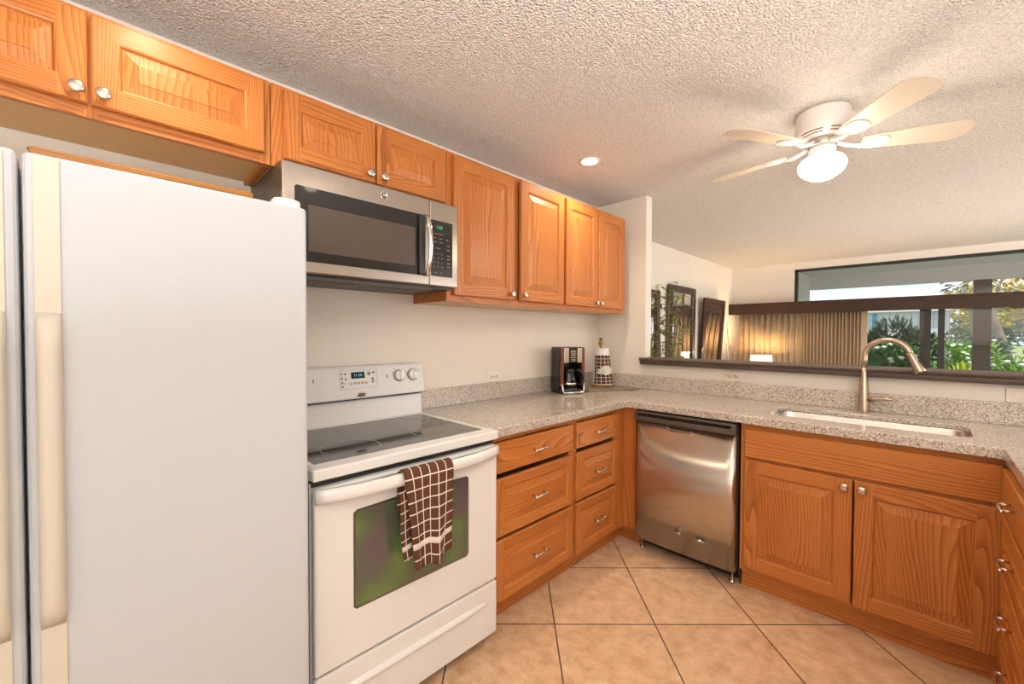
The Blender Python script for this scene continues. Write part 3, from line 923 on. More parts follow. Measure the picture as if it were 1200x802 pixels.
# ------------------------------------------------------------------ upper cabinets
def upper(name, label, F, w, h, doors, depth=.300, floor_rec=.014, knob_v=None):
    """doors: (u0, u1, v0, v1, knob_u or None, ajar)"""
    root = thing(name, label, 'cabinet', F.p(w / 2, 0, -depth / 2))
    m = MB()
    for a in (0, w - .016): m.box(F, a, a + .016, 0, h, -depth, -.0195, 'v')
    m.box(F, .016, w - .016, h - .016, h, -depth, -.0195)
    m.build('carcass', OAK, root)
    m = MB(); m.box(F, .016, w - .016, floor_rec, floor_rec + .012, -depth, -.0195); m.build('bottom_panel', OAKIN, root)
    m = MB(); m.box(F, .016, w - .016, floor_rec + .012, h - .016, -depth, -depth + .006); m.build('back_panel', OAKIN, root)
    m = MB()
    edges = sorted([(d[0], d[1]) for d in doors])
    st = [(0, edges[0][0] + .010), (edges[-1][1] - .010, w)] + [(edges[i][1] - .010, edges[i + 1][0] + .010) for i in range(len(edges) - 1)]
    for a, b_ in st: m.box(F, a, b_, 0, h, -.019, 0, 'v')
    st.sort()
    for i in range(len(st) - 1):
        for v0, v1 in ((0, doors[0][2] + .010), (doors[0][3] - .010, h)): m.box(F, st[i][1], st[i + 1][0], v0, v1, -.019, 0, 'u')
    m.build('face_frame', OAK, root)
    for (a, b_, v0, v1, ku, ajar) in doors:
        m = MB(); G = sub(F, a, v0, .0006)
        if ajar:     # swung a little on the hinge at its far edge
            G = Free(F.p(b_, v0, .0006), -F.u * math.cos(ajar) + F.n * math.sin(ajar), F.v); G.n = F.n * math.cos(ajar) + F.u * math.sin(ajar)
            G.o = G.o + G.u * (b_ - a); G.u = -G.u
        rpanel(m, G, b_ - a, v1 - v0)
        d_ = m.build('door', OAK, root)
        if ku is not None: knob(d_, G, ku - a, (knob_v or .03), .0200)
    return root


UX, UZ = .305, 1.490
H1 = 2.220 - UZ
upper('wall_cabinet', 'oak wall cabinet with two tall doors mounted beside the microwave', Frame((UX, -1.776, UZ), 'W'), .912, H1,
      [(.030, .453, .030, H1 - .016, .426, 0), (.490, .905, .030, H1 - .016, .512, math.radians(2.2))], floor_rec=.001)
upper('wall_cabinet', 'oak wall cabinet with two tall doors ending beside the partition wall', Frame((UX, -.862, UZ), 'W'), .756, H1,
      [(.014, .380, .030, H1 - .016, .351, 0), (.390, .744, .030, H1 - .016, .409, 0)], floor_rec=.001)
MZ = 1.926
HM = 2.220 - MZ
upper('wall_cabinet', 'short oak wall cabinet with two doors directly above the microwave', Frame((UX, -2.540, MZ), 'W'), .760, HM,
      [(.037, .387, .032, HM - .016, .358, 0), (.394, .744, .032, HM - .016, .421, 0)])
upper('wall_cabinet', 'wide shallow oak wall cabinet with two doors over the refrigerator', Frame((UX, -3.462, MZ), 'W'), .918, HM,
      [(.020, .465, .032, HM - .014, .445, 0), (.473, .898, .032, HM - .014, .497, 0)])

# ------------------------------------------------------------------ microwave
mw = thing('microwave', 'stainless over-the-range microwave mounted under the short oak cabinet', 'microwave', (.2, -2.16, 1.536))
Fm = Frame((.375, -2.534, 1.536), 'W')
MW, MH = .752, .388
m = MB(); m.box(Fm, 0, MW, .014, MH, -.372, -.001); m.build('case', DARKGREY, mw)
m = MB(); m.box(Fm, .01, MW - .01, 0, .0135, -.36, -.006); bpn = m.build('underside', BLACKPL, mw)
for u in (.12, .40):
    m = MB()
    for k in range(9): m.box(Fm, u + k * .026, u + .016 + k * .026, -.003, 0, -.30, -.12)
    m.build('filter_grille', DARKGREY, bpn)
m = MB()
Gd = Fm
DW_ = .597
m.box(Fm, 0, DW_ - .002, .008, MH, 0, .027); md = m.build('door', STEEL, mw, bevel=.004)
m = MB(); m.prism(Fm, [(.040, .048), (DW_ - .028, .048), (DW_ - .028, .312), (.046, .312), (.040, .306)], .0272, .0285); m.build('door_glass', BLACKGLASS, md)
m = MB(); m.box(Fm, .085, .520, .085, .250, .0285, .0288); m.build('window', DOORSCREEN, md)
m = MB()
hu = .578
pts = [Fm.p(hu, .045 + .270 * t, .030 + .034 * math.sin(PI * t) ** .7) for t in [i / 14 for i in range(15)]]
vs, fs = [], []
for i, p in enumerate(pts):
    for du, dn_ in ((-.011, 0), (-.007, .006), (.007, .006), (.011, 0), (.009, -.004), (-.009, -.004)):
        vs.append(p + Fm.u * du + Fm.n * dn_)
for i in range(len(pts) - 1):
    for k in range(6): fs.append((i * 6 + k, i * 6 + (k + 1) % 6, i * 6 + 6 + (k + 1) % 6, i * 6 + 6 + k))
fs += [tuple(range(6)), tuple(range(len(vs) - 6, len(vs)))]
m.faces_idx(vs, fs, 0, True); m.build('handle', CHROME, md)
m = MB(); m.box(Fm, .535, .566, .050, .308, .0285, .042); m.build('handle_recess', BLACKPL, md, bevel=.005)
m = MB(); m.box(Fm, DW_, MW, .008, MH, 0, .026); ct = m.build('control_panel', STEEL, mw, bevel=.004)
m = MB(); m.box(Fm, DW_ + .006, MW - .032, .052, .302, .0262, .0275); kp = m.build('keypad', BLACKGLASS, ct, bevel=.001)
text_part('display', '1:02', Fm, .648, .272, .0276, .020, GRNTXT, kp)
for r_ in range(4):
    for c_ in range(3):
        m = MB(); uu, vv = .619 + c_ * .021, .094 + r_ * .020
        m.box(Fm, uu - .0028, uu + .0028, vv - .0035, vv + .0035, .0275, .0278); m.build('key', KEYMARK, kp)
for vv in (.100, .115, .135, .150, .175, .195):
    m = MB(); m.box(Fm, .690, .704, vv - .003, vv + .003, .0275, .0278); m.build('key', KEYMARK, kp)
for uu, vv, w_ in ((.625, .205, .018), (.655, .205, .018), (.655, .222, .020), (.622, .222, .014), (.690, .222, .014), (.645, .242, .05), (.628, .068, .012), (.656, .068, .012), (.640, .178, .026)):
    m = MB(); m.box(Fm, uu - w_ / 2, uu + w_ / 2, vv - .0022, vv + .0022, .0275, .0278); m.build('key', KEYMARK, kp)
m = MB(); m.lathe(sub(Fm, .378, .352, .0272), [(.0155, 0), (.0155, .002), (.013, .0026), (.0128, .0012), (0, .0012)], 28); bg = m.build('badge', CHROME, md)
m = MB()
ft = sub(Fm, .378, .352, .029)
for r_ in (.0095,):
    m.tube([ft.p(r_ * math.cos(a), r_ * math.sin(a), 0) for a in [2 * PI * i / 24 for i in range(25)]], .0012, 6)
m.tube([ft.p(-.004 + .004 * math.cos(a), .002 + .004 * math.sin(a), 0) for a in [.6 + .5 * i for i in range(10)]], .0009, 6)
m.tube([ft.p(.004 + .0035 * math.cos(a), -.001 + .005 * math.sin(a), 0) for a in [1.2 + .5 * i for i in range(9)]], .0009, 6)
m.build('badge_logo', DARKGREY, bg)

# ------------------------------------------------------------------ range
rg = thing('range', 'white electric range with black glass top standing beside the refrigerator', 'stove', (.34, -2.16, 0))
RY0, RW = -2.537, .754
Fr = Frame((.650, RY0, 0), 'W')
m = MB(); m.box(Fr, 0, RW, .035, .868, -.635, 0); m.build('body', WHITE, rg)
m = MB()   # cooktop frame around the glass
t0, t1 = .880, .917
m.box(Fr, -.001, RW + .001, t0, t1, -.022, .034)
m.box(Fr, -.001, .028, t0, t1, -.535, -.022); m.box(Fr, RW - .027, RW + .001, t0, t1, -.535, -.022); m.box(Fr, -.001, RW + .001, t0, t1, -.560, -.535)
ck = m.build('cooktop', WHITE, rg, bevel=.006)
m = MB(); m.box(Fr, .028, RW - .027, t1 - .010, t1 - .003, -.535, -.022); gl = m.build('glass_top', COOKGLASS, ck)
for u, n_, r_ in ((.20, -.16, .105), (.55, -.16, .085), (.20, -.41, .080), (.55, -.41, .105)):
    m = MB(); Fb = Free(Fr.p(u, t1 - .0028, n_), (1, 0, 0), (0, 1, 0))
    m.lathe(Fb, [(r_, 0), (r_, .0003), (r_ - .003, .0003), (r_ - .003, 0)], 48, smooth=False, cap=False); m.build('burner_ring', GREYMARK, gl)
m = MB(); m.box(Fr, .004, RW - .004, .857, .8798, -.02, .004); m.build('gap_shade', BLACKPL, ck)  # black strip paints in the shade of the gap below the cooktop
# backguard: slanted white panel with overhanging control face
m = MB()
Fg = Free((0, RY0, 0), (1, 0, 0), (0, 0, 1)); Fg.n = Vector((0, 1, 0))
m.prism(Fg, [(.012, .88), (.100, .88), (.100, .920), (.086, 1.018), (.012, 1.018)], -.001, RW + .001)
bgd = m.build('backguard', WHITE, rg, bevel=.004)
m = MB(); m.prism(Fg, [(.012, 1.0185), (.088, 1.0185), (.088, 1.027), (.012, 1.027)], 0, RW); m.build('gap_shade', BLACKPL, bgd)  # black strip stands for the shadow under the overhanging control face
m = MB(); m.prism(Fg, [(.012, 1.0275), (.122, 1.0275), (.124, 1.034), (.096, 1.168), (.088, 1.176), (.012, 1.176)], -.002, RW + .002)
cpn = m.build('control_panel', WHITE, bgd, bevel=.005)
e_ = Vector((.096 - .124, 0, 1.168 - 1.034)).normalized()
Fc = Free((.1245, RY0, 1.034), (0, 1, 0), e_)      # the leaning control face; n outward
if Fc.n.x < 0: Fc.n = -Fc.n
m = MB()
cu0, cu1, cv0, cv1 = .318, .498, .042, .128
for a, b_, c_, d_ in ((cu0, cu1, cv1 - .0012, cv1), (cu0, cu1, cv0, cv0 + .0012), (cu0, cu0 + .0012, cv0, cv1), (cu1 - .0012, cu1, cv0, cv1)):
    m.box(Fc, a, b_, c_, d_, 0, .0006)
cl = m.build('clock_outline', GREYMARK, cpn)
m = MB(); m.box(Fc, .372, .436, .088, .118, 0, .0012); lc = m.build('clock_display', LCD, cpn)
text_part('clock_digits', '11:38', Fc, .404, .103, .0013, .018, LCDTXT, lc)
for u, v, r_ in ((.328, .112, .005), (.345, .112, .006), (.328, .092, .006), (.346, .088, .005), (.328, .072, .006), (.328, .054, .006), (.458, .108, .009), (.481, .112, .006), (.474, .082, .007), (.474, .068, .006)):
    m = MB(); m.lathe(sub(Fc, u, v, 0), [(r_, 0), (r_, .0008), (r_ * .7, .0008), (r_ * .7, .0004), (0, .0004)], 14); m.build('button', GREYMARK, cpn)
for k in range(5):
    m = MB(); m.lathe(sub(Fc, .368 + k * .0185, .066, 0), [(.0062, 0), (.0062, .001), (0, .001)], 14); m.build('button', PEACHMARK, cpn)
m = MB(); m.box(Fc, .338, .352, .066, .0685, 0, .0006); m.build('button', GREYMARK, cpn)
for u in (.072, .140, .615, .692):
    m = MB(); m.lathe(sub(Fc, u, .088, 0), [(.031, 0), (.031, .0012), (.0295, .0014), (.0295, .0010), (0, .0010)], 30); kb = m.build('knob', GREYMARK, cpn)
    m = MB(); m.lathe(sub(Fc, u, .088, .001), [(.0268, 0), (.0265, .010), (.0245, .016), (.022, .018), (0, .018)], 30); m.box(sub(Fc, u, .088, 0), -.0055, .0055, -.023, .023, .016, .026); m.build('knob_cap', WHITEPL, kb, bevel=.002)
    m = MB(); m.box(sub(Fc, u, .088, 0), -.0012, .0012, .012, .023, .0262, .0266); m.build('pointer', DARKMARK, kb)
    for da in (-1.1, -.55, .55, 1.1):
        m = MB(); m.box(sub(Fc, u + .038 * math.sin(da), .088 + .038 * math.cos(da), 0), -.0016, .0016, -.0016, .0016, 0, .0005); m.build('dial_mark', DARKMARK, kb)
for u in (.205, .550):
    m = MB(); m.box(Fc, u - .002, u + .002, .080, .098, 0, .0006); m.build('dial_mark', DARKMARK, cpn)
oval_badge(cpn, Fc, .412, .013, 0, .056, .021)
# oven door
m = MB(); Z0, Z1 = .280, .856
m.box(Fr, .003, RW - .003, Z0, Z1, .0015, .030); od = m.build('oven_door', WHITE, rg, bevel=.008)
wu0, wu1, wv0, wv1 = .130, .588, .445, .755
m = MB()
k_ = []
for (u, v) in [(wu0, wv0), (wu1, wv0), (wu1, wv1), (wu0, wv1)]: k_.append((u, v))
poly = [(wu0 + .01, wv0), (wu1 - .01, wv0), (wu1, wv0 + .01), (wu1, wv1 - .008), (wu1 - .012, wv1), ((wu0 + wu1) / 2, wv1 + .006), (wu0 + .012, wv1), (wu0, wv1 - .008), (wu0, wv0 + .01)]
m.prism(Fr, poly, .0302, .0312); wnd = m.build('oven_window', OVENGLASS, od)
m = MB(); m.prism(Fr, [(u + (-.007 if u < .36 else .007), v + (-.007 if v < .6 else .006)) for u, v in poly], .0300, .0304); m.build('window_border', DARKGREY, od)
m = MB()   # full-width bowed handle
hs = []
for i in range(25):
    a = i / 24 * 2 - 1
    hs.append((.006 + (a + 1) / 2 * (RW - .012), .034 + .040 * (1 - a ** 4)))
vs, fs = [], []
for (u, nn) in hs:
    for dv, dn_ in ((.862, -.014), (.863, .004), (.855, .011), (.834, .011), (.822, .006), (.814, -.014)):
        vs.append(Fr.p(u, dv - .007, nn + dn_))
for i in range(24):
    for k in range(6): fs.append((i * 6 + k, i * 6 + (k + 1) % 6, i * 6 + 6 + (k + 1) % 6, i * 6 + 6 + k))
fs += [tuple(range(6)), tuple(range(len(vs) - 6, len(vs)))]
m.faces_idx(vs, fs, 0, True); oh = m.build('handle', WHITE, od)
m = MB(); m.box(Fr, .20, .30, .8550, .8562, .060, .064); m.box(Fr, .52, .62, .8550, .8562, .060, .064); m.build('vent_slot', DARKMARK, oh)
# drawer
m = MB(); m.box(Fr, .003, RW - .003, .050, .272, .0015, .030); dwr = m.build('drawer', WHITE, rg, bevel=.006)
m = MB()
pr = [(.030, .212), (.043, .205), (.046, .196), (.040, .188), (.030, .180)]
vs, fs = [], []
for i in range(21):
    a = i / 20 * 2 - 1
    k = (1 - abs(a) ** 6) ** .8
    for nn, v in pr: vs.append(Fr.p(.05 + (a + 1) / 2 * (RW - .10), .196 + (v - .196) * (.3 + .7 * k), .0295 + (nn - .030) * k))
for i in range(20):
    for k in range(4): fs.append((i * 5 + k, i * 5 + 5 + k, i * 5 + 6 + k, i * 5 + 1 + k))
m.faces_idx(vs, fs, 0, True); m.build('drawer_grip', WHITE, dwr)
for u, n_ in ((.05, -.05), (RW - .05, -.05), (.05, -.58), (RW - .05, -.58)):
    m = MB(); m.lathe(Free(Fr.p(u, 0, n_), (1, 0, 0), (0, 1, 0)), [(.018, .0005), (.018, .012), (.008, .014), (.008, .036)], 12); m.build('foot', RUBBER, rg)

# ------------------------------------------------------------------ towel draped over the oven handle
def towel_over_handle():
    m = MB()
    rows, cols = 44, 26
    y0, y1 = -2.268, -2.068
    xh, zt = .723, .867
    vs, uvs = [], []
    for i in range(rows + 1):
        t = i / rows
        s = -.16 + t * (.16 + .335)         # metres along: negative behind the handle
        for j in range(cols + 1):
            a = j / cols
            y = y0 + (y1 - y0) * a
            R0 = .0215
            if s < -R0:
                x, z = xh - R0 - .003, zt - R0 - (-s - R0)
                x = max(x, .6930)
                drop = 0
            elif s < R0:
                th = s / R0 * PI / 2
                x, z = xh + R0 * math.sin(th), zt - R0 + R0 * math.cos(th)
                drop = 0
            else:
                drop = (s - R0) / .31
                x, z = xh + R0 + .003, zt - R0 - (s - R0)
            if drop > 0:
                fold = .012 * drop ** .8 * math.sin(a * 9.0 + .8 + drop * 1.3) + .005 * drop * math.sin(a * 21)
                x += fold + .006 * drop
                y += -.020 * drop * (a - .78) * 1.2 + .014 * drop * math.sin(a * 5 + 1)
                z += -.030 * drop ** 2 * math.exp(-((a - .22) / .14) ** 2) + .012 * drop ** 2 * math.sin(a * 7.5)
            vs.append((x, y, z)); uvs.append((a * .225 + .008, .345 - s if s > 0 else .345 - s))
    fs = []
    for i in range(rows):
        for j in range(cols):
            k = i * (cols + 1) + j
            fs.append((k, k + 1, k + cols + 2, k + cols + 1))
    m.faces_idx(vs, fs, 0, True, uvs=uvs)
    # the tucked-under second layer that shows along one edge
    vs, uvs, fs = [], [], []
    for i in range(20):
        t = i / 19
        for j in range(5):
            b_ = j / 4
            vs.append((.728 + .003 * math.sin(t * 6 + b_) + .010 * min(1, t * 3), -2.276 + .012 * t + .030 * b_ - .008 * math.sin(t * PI) * (1 - b_), .792 - .236 * t + .008 * b_))
            uvs.append((b_ * .05 + .02, .345 - .03 - .28 * t))
    for i in range(19):
        for j in range(4):
            k = i * 5 + j; fs.append((k, k + 1, k + 6, k + 5))
    m.faces_idx(vs, fs, 0, True, uvs=uvs)
    o = m.build('dish_towel', TOWEL, org=(.75, -2.166, .56), weld=False, fix=False)
    s = o.modifiers.new('thick', 'SOLIDIFY'); s.thickness = .004; s.offset = 0
    tag(o, 'brown dish towel with white window-pane lines draped over the oven door handle', 'towel')


towel_over_handle()

# ------------------------------------------------------------------ refrigerator
fr = thing('refrigerator', 'tall white side-by-side refrigerator standing beside the range', 'refrigerator', (.40, -3.03, 0))
m = MB(); m.wbox(.03, .685, -3.482, -2.572, .015, 1.655); m.build('body', FRIDGEW, fr, bevel=.006)
Ff = Frame((.690, -3.480, 0), 'W')
for nm, a, b_, hl in (('door', 0, .391, False), ('door', .396, .908, True)):
    m = MB(); m.box(Ff, a, b_, .06, 1.672, .0, .062)
    d_ = m.build(nm, FRIDGEW, fr, bevel=.012, seg=3)
    # full-height trim with a raised grip along the meeting edge
    u0 = a + .014 if hl else b_ - .052
    m = MB(); m.box(Ff, u0, u0 + .036, .075, 1.664, .0615, .0655); tr_ = m.build('trim_strip', CREAMTRIM, d_, bevel=.0015)
    m = MB()
    vs, fs = [], []
    for i in range(21):
        t = i / 20; z = .745 + t * .62
        bul = .0225 * min(1, (t / .06)) ** .5 * (1 if t < .9 else max(0, (1 - t) / .1) ** .5) + .0005
        for k in range(9):
            th = k / 8 * PI
            vs.append(Ff.p(u0 + .018 - .0175 * math.cos(th), z, .0650 + bul * math.sin(th) ** .6))
    for i in range(20):
        for k in range(8): fs.append((i * 9 + k, i * 9 + k + 1, i * 9 + 10 + k, i * 9 + 9 + k))
    fs += [tuple(range(9)), tuple(range(180, 189))]
    m.faces_idx(vs, fs, 0, True); m.build('handle', CREAMTRIM, d_)
for u in (.040, .866):
    m = MB(); m.prism(Free(Ff.p(u, 1.656, .030), (0, 1, 0), (1, 0, 0)), [(.034 * math.cos(a) * (1 if abs(math.cos(a)) < .9 else 1), .022 * math.sin(a) + (-.03 if math.sin(a) < 0 else 0)) for a in [2 * PI * i / 20 for i in range(20)]], -.036, 0)
    m.build('hinge_cover', WHITEPL, fr, bevel=.004)
m = MB(); m.box(Ff, .01, .90, .004, .055, -.05, .01); m.build('base_grille', DARKGREY, fr)

m = MB()
m.wbox(.36, .600, -3.085, -2.665, 1.6565, 1.667, 'v')
m.wbox(.588, .600, -3.085, -2.665, 1.667, 1.729, 'v'); m.wbox(.36, .372, -3.085, -2.665, 1.667, 1.729, 'v')
m.wbox(.372, .588, -3.085, -3.073, 1.667, 1.729); m.wbox(.372, .588, -2.677, -2.665, 1.667, 1.729)
tag(m.build('wooden_tray', BOARDWOOD, org=(.47, -2.88, 1.6565), bevel=.005), 'long golden wooden tray lying on top of the refrigerator', 'tray')

# ------------------------------------------------------------------ coffee maker
cd = Vector((.900, -.436, 0))            # the way it faces
cr = Vector((.436, .900, 0))
Fk = Free((.200, -.738, .9148), cr, (0, 0, 1)); Fk.n = cd
cm = thing('coffee_maker', 'black drip coffee maker with red-brown and steel front on the granite corner', 'coffee maker', Fk.p(.086, 0, -.10))
Wc = .186
m = MB(); m.box(Fk, 0, Wc, 0, .032, -.165, -.004); m.build('base', COFFEEBLK, cm, bevel=.006)
m = MB(); m.box(Fk, .004, Wc - .004, .0325, .215, -.165, -.118); m.build('rear_column', COFFEEBLK, cm, bevel=.004)
m = MB(); m.box(Fk, 0, Wc, .2155, .325, -.165, -.008); hd = m.build('head', COFFEEBLK, cm, bevel=.008)
m = MB(); m.box(Fk, -.001, .004, .012, .318, -.16, -.03); m.box(Fk, Wc - .004, Wc + .001, .012, .318, -.16, -.03); m.build('side_panel', COFFEEBLK, cm)
m = MB(); m.box(Fk, .002, .022, .05, .320, -.032, -.002, 'v'); m.build('front_pillar', COFFEERED, cm, bevel=.004)
m = MB(); m.box(Fk, Wc - .022, Wc - .002, .05, .320, -.032, -.002, 'v'); m.build('front_pillar', COFFEERED, cm, bevel=.004)
for a, b_ in ((.023, .060), (.126, .163)):
    m = MB(); m.box(Fk, a, b_, .218, .318, -.008, -.001); m.build('steel_fascia', NICKEL, hd, bevel=.002)
m = MB(); m.box(Fk, .0615, .1245, .218, .320, -.008, -.0005); pn = m.build('control_panel', COFFEEBLK, hd, bevel=.002)
for v, w_ in ((.300, .040), (.291, .040), (.279, .044), (.268, .034), (.254, .046), (.240, .030), (.230, .036)):
    m = MB(); m.box(Fk, .093 - w_ / 2, .093 + w_ / 2, v - .0028, v + .0028, -.0004, .0008); m.build('button', NICKEL, pn)
m = MB()   # chrome foot frame
m.tube([Fk.p(.010, .075, -.004), Fk.p(.012, .03, .002), Fk.p(.020, .010, .006), Fk.p(Wc - .020, .010, .006), Fk.p(Wc - .012, .03, .002), Fk.p(Wc - .010, .075, -.004)], .0078, 10)
m.build('chrome_frame', CHROME, cm)
m = MB(); m.lathe(Free(Fk.p(.093, .0325, -.058), (1, 0, 0), (0, 1, 0)), [(.056, 0), (.056, .004), (0, .004)], 28); m.build('hot_plate', DARKGREY, cm)
ca = Fk.p(.088, .037, -.058)
cfp = MB(); cfp.lathe(Free(ca, (1, 0, 0), (0, 1, 0)), [(.040, .0006), (.054, .010), (.060, .035), (.058, .065), (.048, .100), (.042, .118)], 30, cap=False)
cfp.lathe(Free(ca, (1, 0, 0), (0, 1, 0)), [(0, .0006), (.040, .0006)], 30, cap=False)
ccar = cfp.build('carafe', CARAFE, cm)
m = MB(); m.lathe(Free(ca, (1, 0, 0), (0, 1, 0)), [(.0605, .028), (.0610, .030), (.0610, .036), (.0602, .038)], 30, cap=False); m.build('carafe_band', CHROME, ccar)
m = MB(); m.lathe(Free(ca, (1, 0, 0), (0, 1, 0)), [(.045, .112), (.046, .122), (.040, .138), (0, .142)], 24); m.build('carafe_lid', COFFEEBLK, ccar)
hdir = (cr * .80 + cd * .6).normalized()
hp_ = []
for t, q in ((.040, .124), (.075, .128), (.098, .105), (.102, .065), (.088, .030), (.060, .028)):
    hp_.append(ca + hdir * t + Vector((0, 0, q)))
m = MB(); m.tube(hp_, [.009, .010, .010, .010, .009, .007], 10); m.build('carafe_handle', COFFEEBLK, ccar)

# ------------------------------------------------------------------ corner mat, paper towel holder, second towel
ma = Vector((.232, -.530, 0)); mb_ = Vector((.452, -.108, 0))
mu = (mb_ - ma).normalized(); mn = Vector((-mu.y, mu.x, 0))
m = MB(); Fz = Free((ma.x, ma.y, .9148), mu, mn)
Lm = (mb_ - ma).length
m.prism(Fz, [(.05, 0), (.062, -.006), (Lm - .012, -.006), (Lm, 0), (Lm - .03, .06), (Lm - .09, .155), (Lm - .12, .185), (.07, .185), (.05, .17)], 0, .011)
tag(m.build('counter_mat', LINER, org=(.30, -.29, .9148), bevel=.003), 'thin grey-beige board lying in the counter corner under the paper towel holder', 'mat')
hx, hy, hz = .185, -.225, .9262
ph = thing('paper_towel_holder', 'upright paper towel holder with a pineapple finial in the counter corner', 'paper towel holder', (hx, hy, hz))
Fp = Free((hx, hy, hz), (1, 0, 0), (0, 1, 0))
m = MB(); m.lathe(Fp, [(.075, 0), (.075, .008), (.066, .014), (0, .014)], 32); m.build('base', BOARDWOOD, ph)
m = MB(); m.lathe(Fp, [(.006, .014), (.006, .312)], 12); m.build('rod', BOARDWOOD, ph)
m = MB(); m.lathe(Fp, [(.020, .016), (.060, .016), (.0605, .018), (.0605, .294), (.060, .296), (.020, .296)], 36); m.lathe(Fp, [(.020, .296), (.020, .016)], 24, cap=False); m.build('paper_roll', PAPER, ph)
m = MB(); m.lathe(Fp, [(.005, .311), (.013, .318), (.0175, .332), (.0165, .348), (.010, .358), (0, .360)], 20); fin = m.build('finial', PINEAPPLE, ph)
m = MB()
for k in range(9):
    a = k * 2.4; r0 = .004; tilt = .2 + .12 * (k % 3)
    b0 = Vector((hx + r0 * math.cos(a), hy + r0 * math.sin(a), hz + .357))
    dr_ = Vector((math.cos(a) * tilt * 2, math.sin(a) * tilt * 2, 1)).normalized()
    s0 = Vector((-math.sin(a), math.cos(a), 0)) * .004
    m.face([b0 - s0, b0 + s0, b0 + dr_ * .012 + s0 * .8, b0 + dr_ * .026, b0 + dr_ * .012 - s0 * .8], 0)
o = m.build('finial_leaves', PINEGREEN, fin, fix=False); s_ = o.modifiers.new('t', 'SOLIDIFY'); s_.thickness = .0012

tdir = Vector((.709, -.705, 0)); tr_ = Vector((.705, .709, 0))
m = MB()
vs, uvs, fs = [], [], []
rows, cols = 26, 18
top = Vector((hx, hy, 0)) + tr_ * .003
for i in range(rows + 1):
    t = i / rows
    for j in range(cols + 1):
        a = j / cols * 2 - 1
        halfw = .062 + .012 * t
        ang = a * .95
        rad = .068 + .015 * t
        p = top + tdir * (rad * math.cos(ang) + .004 * t * math.sin(a * 8)) + tr_ * (rad * math.sin(ang) * (1.0 + .05 * t) + .010 * t) + Vector((0, 0, hz + .246 - .228 * t))
        vs.append(p); uvs.append((a * .07 + .085, .25 - .25 * t))
for i in range(rows):
    for j in range(cols):
        k = i * (cols + 1) + j; fs.append((k, k + 1, k + cols + 2, k + cols + 1))
m.faces_idx(vs, fs, 0, True, uvs=uvs)
t2 = thing('hand_towel', 'brown window-pane hand towel with a white crochet fan hung on the paper towel roll', 'towel', (hx, hy, hz))
o = m.build('cloth', TOWEL2, t2, weld=False, fix=False); s_ = o.modifiers.new('t', 'SOLIDIFY'); s_.thickness = .0025; s_.offset = 1
m = MB()
for k in range(9):
    a0 = math.radians(8 + k * 18.2); a1 = a0 + math.radians(13.5)
    cz = hz + .098
    def fp(a, r_):
        uu = .016 + r_ * math.cos(a); rad = .0815 + .004
        ang = uu / rad * .98
        return top + tdir * (rad * math.cos(ang) + .004) + tr_ * (rad * math.sin(ang) + .004) + Vector((0, 0, cz + r_ * math.sin(a) * .88))
    m.face([fp(a1, .018), fp(a0, .018), fp(a0, .070), fp((a0 + a1) / 2, .084), fp(a1, .070)])
m.face([fp(math.radians(180 - q), .016) for q in range(0, 181, 20)])
o = m.build('crochet_fan', PAPER, t2, fix=False, weld=False); s_ = o.modifiers.new('t', 'SOLIDIFY'); s_.thickness = .003; s_.offset = 0

# ------------------------------------------------------------------ outlets
def outlet(label, F, cat='outlet', switch=False, mat=WHITEPL):
    """horizontal plate 115 x 70 mm centred on F's origin"""
    root = thing('wall_switch' if switch else 'wall_outlet', label, cat, F.p(0, 0, 0))
    m = MB(); m.box(F, -.0575, .0575, -.035, .035, .0005, .006); pl = m.build('plate', mat, root, bevel=.003)
    if switch:
        m = MB(); m.box(F, -.033, .033, -.017, .017, .006, .009); m.build('rocker', mat, root, bevel=.002)
        return root
    for s in (-1, 1):
        m = MB(); m.lathe(sub(F, s * .0195, 0, .006), [(.0165, 0), (.0165, .0015), (0, .0015)], 20, squash=(1, .85)); rc = m.build('receptacle', mat, root)
        m = MB()
        for dv in (-.006, .006): m.box(F, s * .0195 - .006, s * .0195 + .004, dv - .0014, dv + .0014, .0076, .0080)
        m.lathe(sub(F, s * .0195 + .010, 0, .0076), [(.0024, 0), (.0024, .0004), (0, .0004)], 10)
        m.build('slot', DARKMARK, rc)
    m = MB(); m.lathe(sub(F, 0, 0, .006), [(.003, 0), (.0028, .001), (0, .0012)], 12); m.build('screw', NICKEL, root)
    return root


outlet('white outlet plate on the cream wall above the backsplash between range and coffee maker', Frame((.0, -1.188, 1.058), 'W'))
outlet('cream outlet plate under the sill above the dishwasher', Frame((1.064, 0, 1.055), 'N'), mat=ALMOND)
outlet('cream switch plate under the sill past the faucet, above the sink run', Frame((2.292, 0, 1.054), 'N'), 'switch', True, mat=ALMOND)

# ------------------------------------------------------------------ ceiling fan
fnx, fny = 1.600, -.515
fan = thing('ceiling_fan', 'white five-blade ceiling fan with a lit opal globe on the textured ceiling', 'fan', (fnx, fny, CZ))
Fn = Free((fnx, fny, CZ), (1, 0, 0), (0, -1, 0))     # n points down
m = MB(); m.lathe(Fn, [(.100, .001), (.106, .004), (.108, .012), (.108, .098), (.104, .106), (.094, .116), (.082, .126), (.070, .130)], 44); hs_ = m.build('motor_housing', FANWHITE, fan)
for k in range(5):      # vent openings round the lower lip
    m = MB(); a0 = 2 * PI * k / 5 + .15
    for rr, nn in ((.0995, .1115), (.0885, .1205)):
        m.tube([Fn.p(rr * math.cos(a0 + t * .95 / 8), rr * math.sin(a0 + t * .95 / 8), nn) for t in range(9)], .0026, 6)
    m.build('vent_slot', TERRA, hs_)
m = MB(); m.lathe(Fn, [(.045, .130), (.054, .134), (.062, .140), (.062, .162), (.052, .166)], 32); m.build('flywheel', NICKEL, fan)
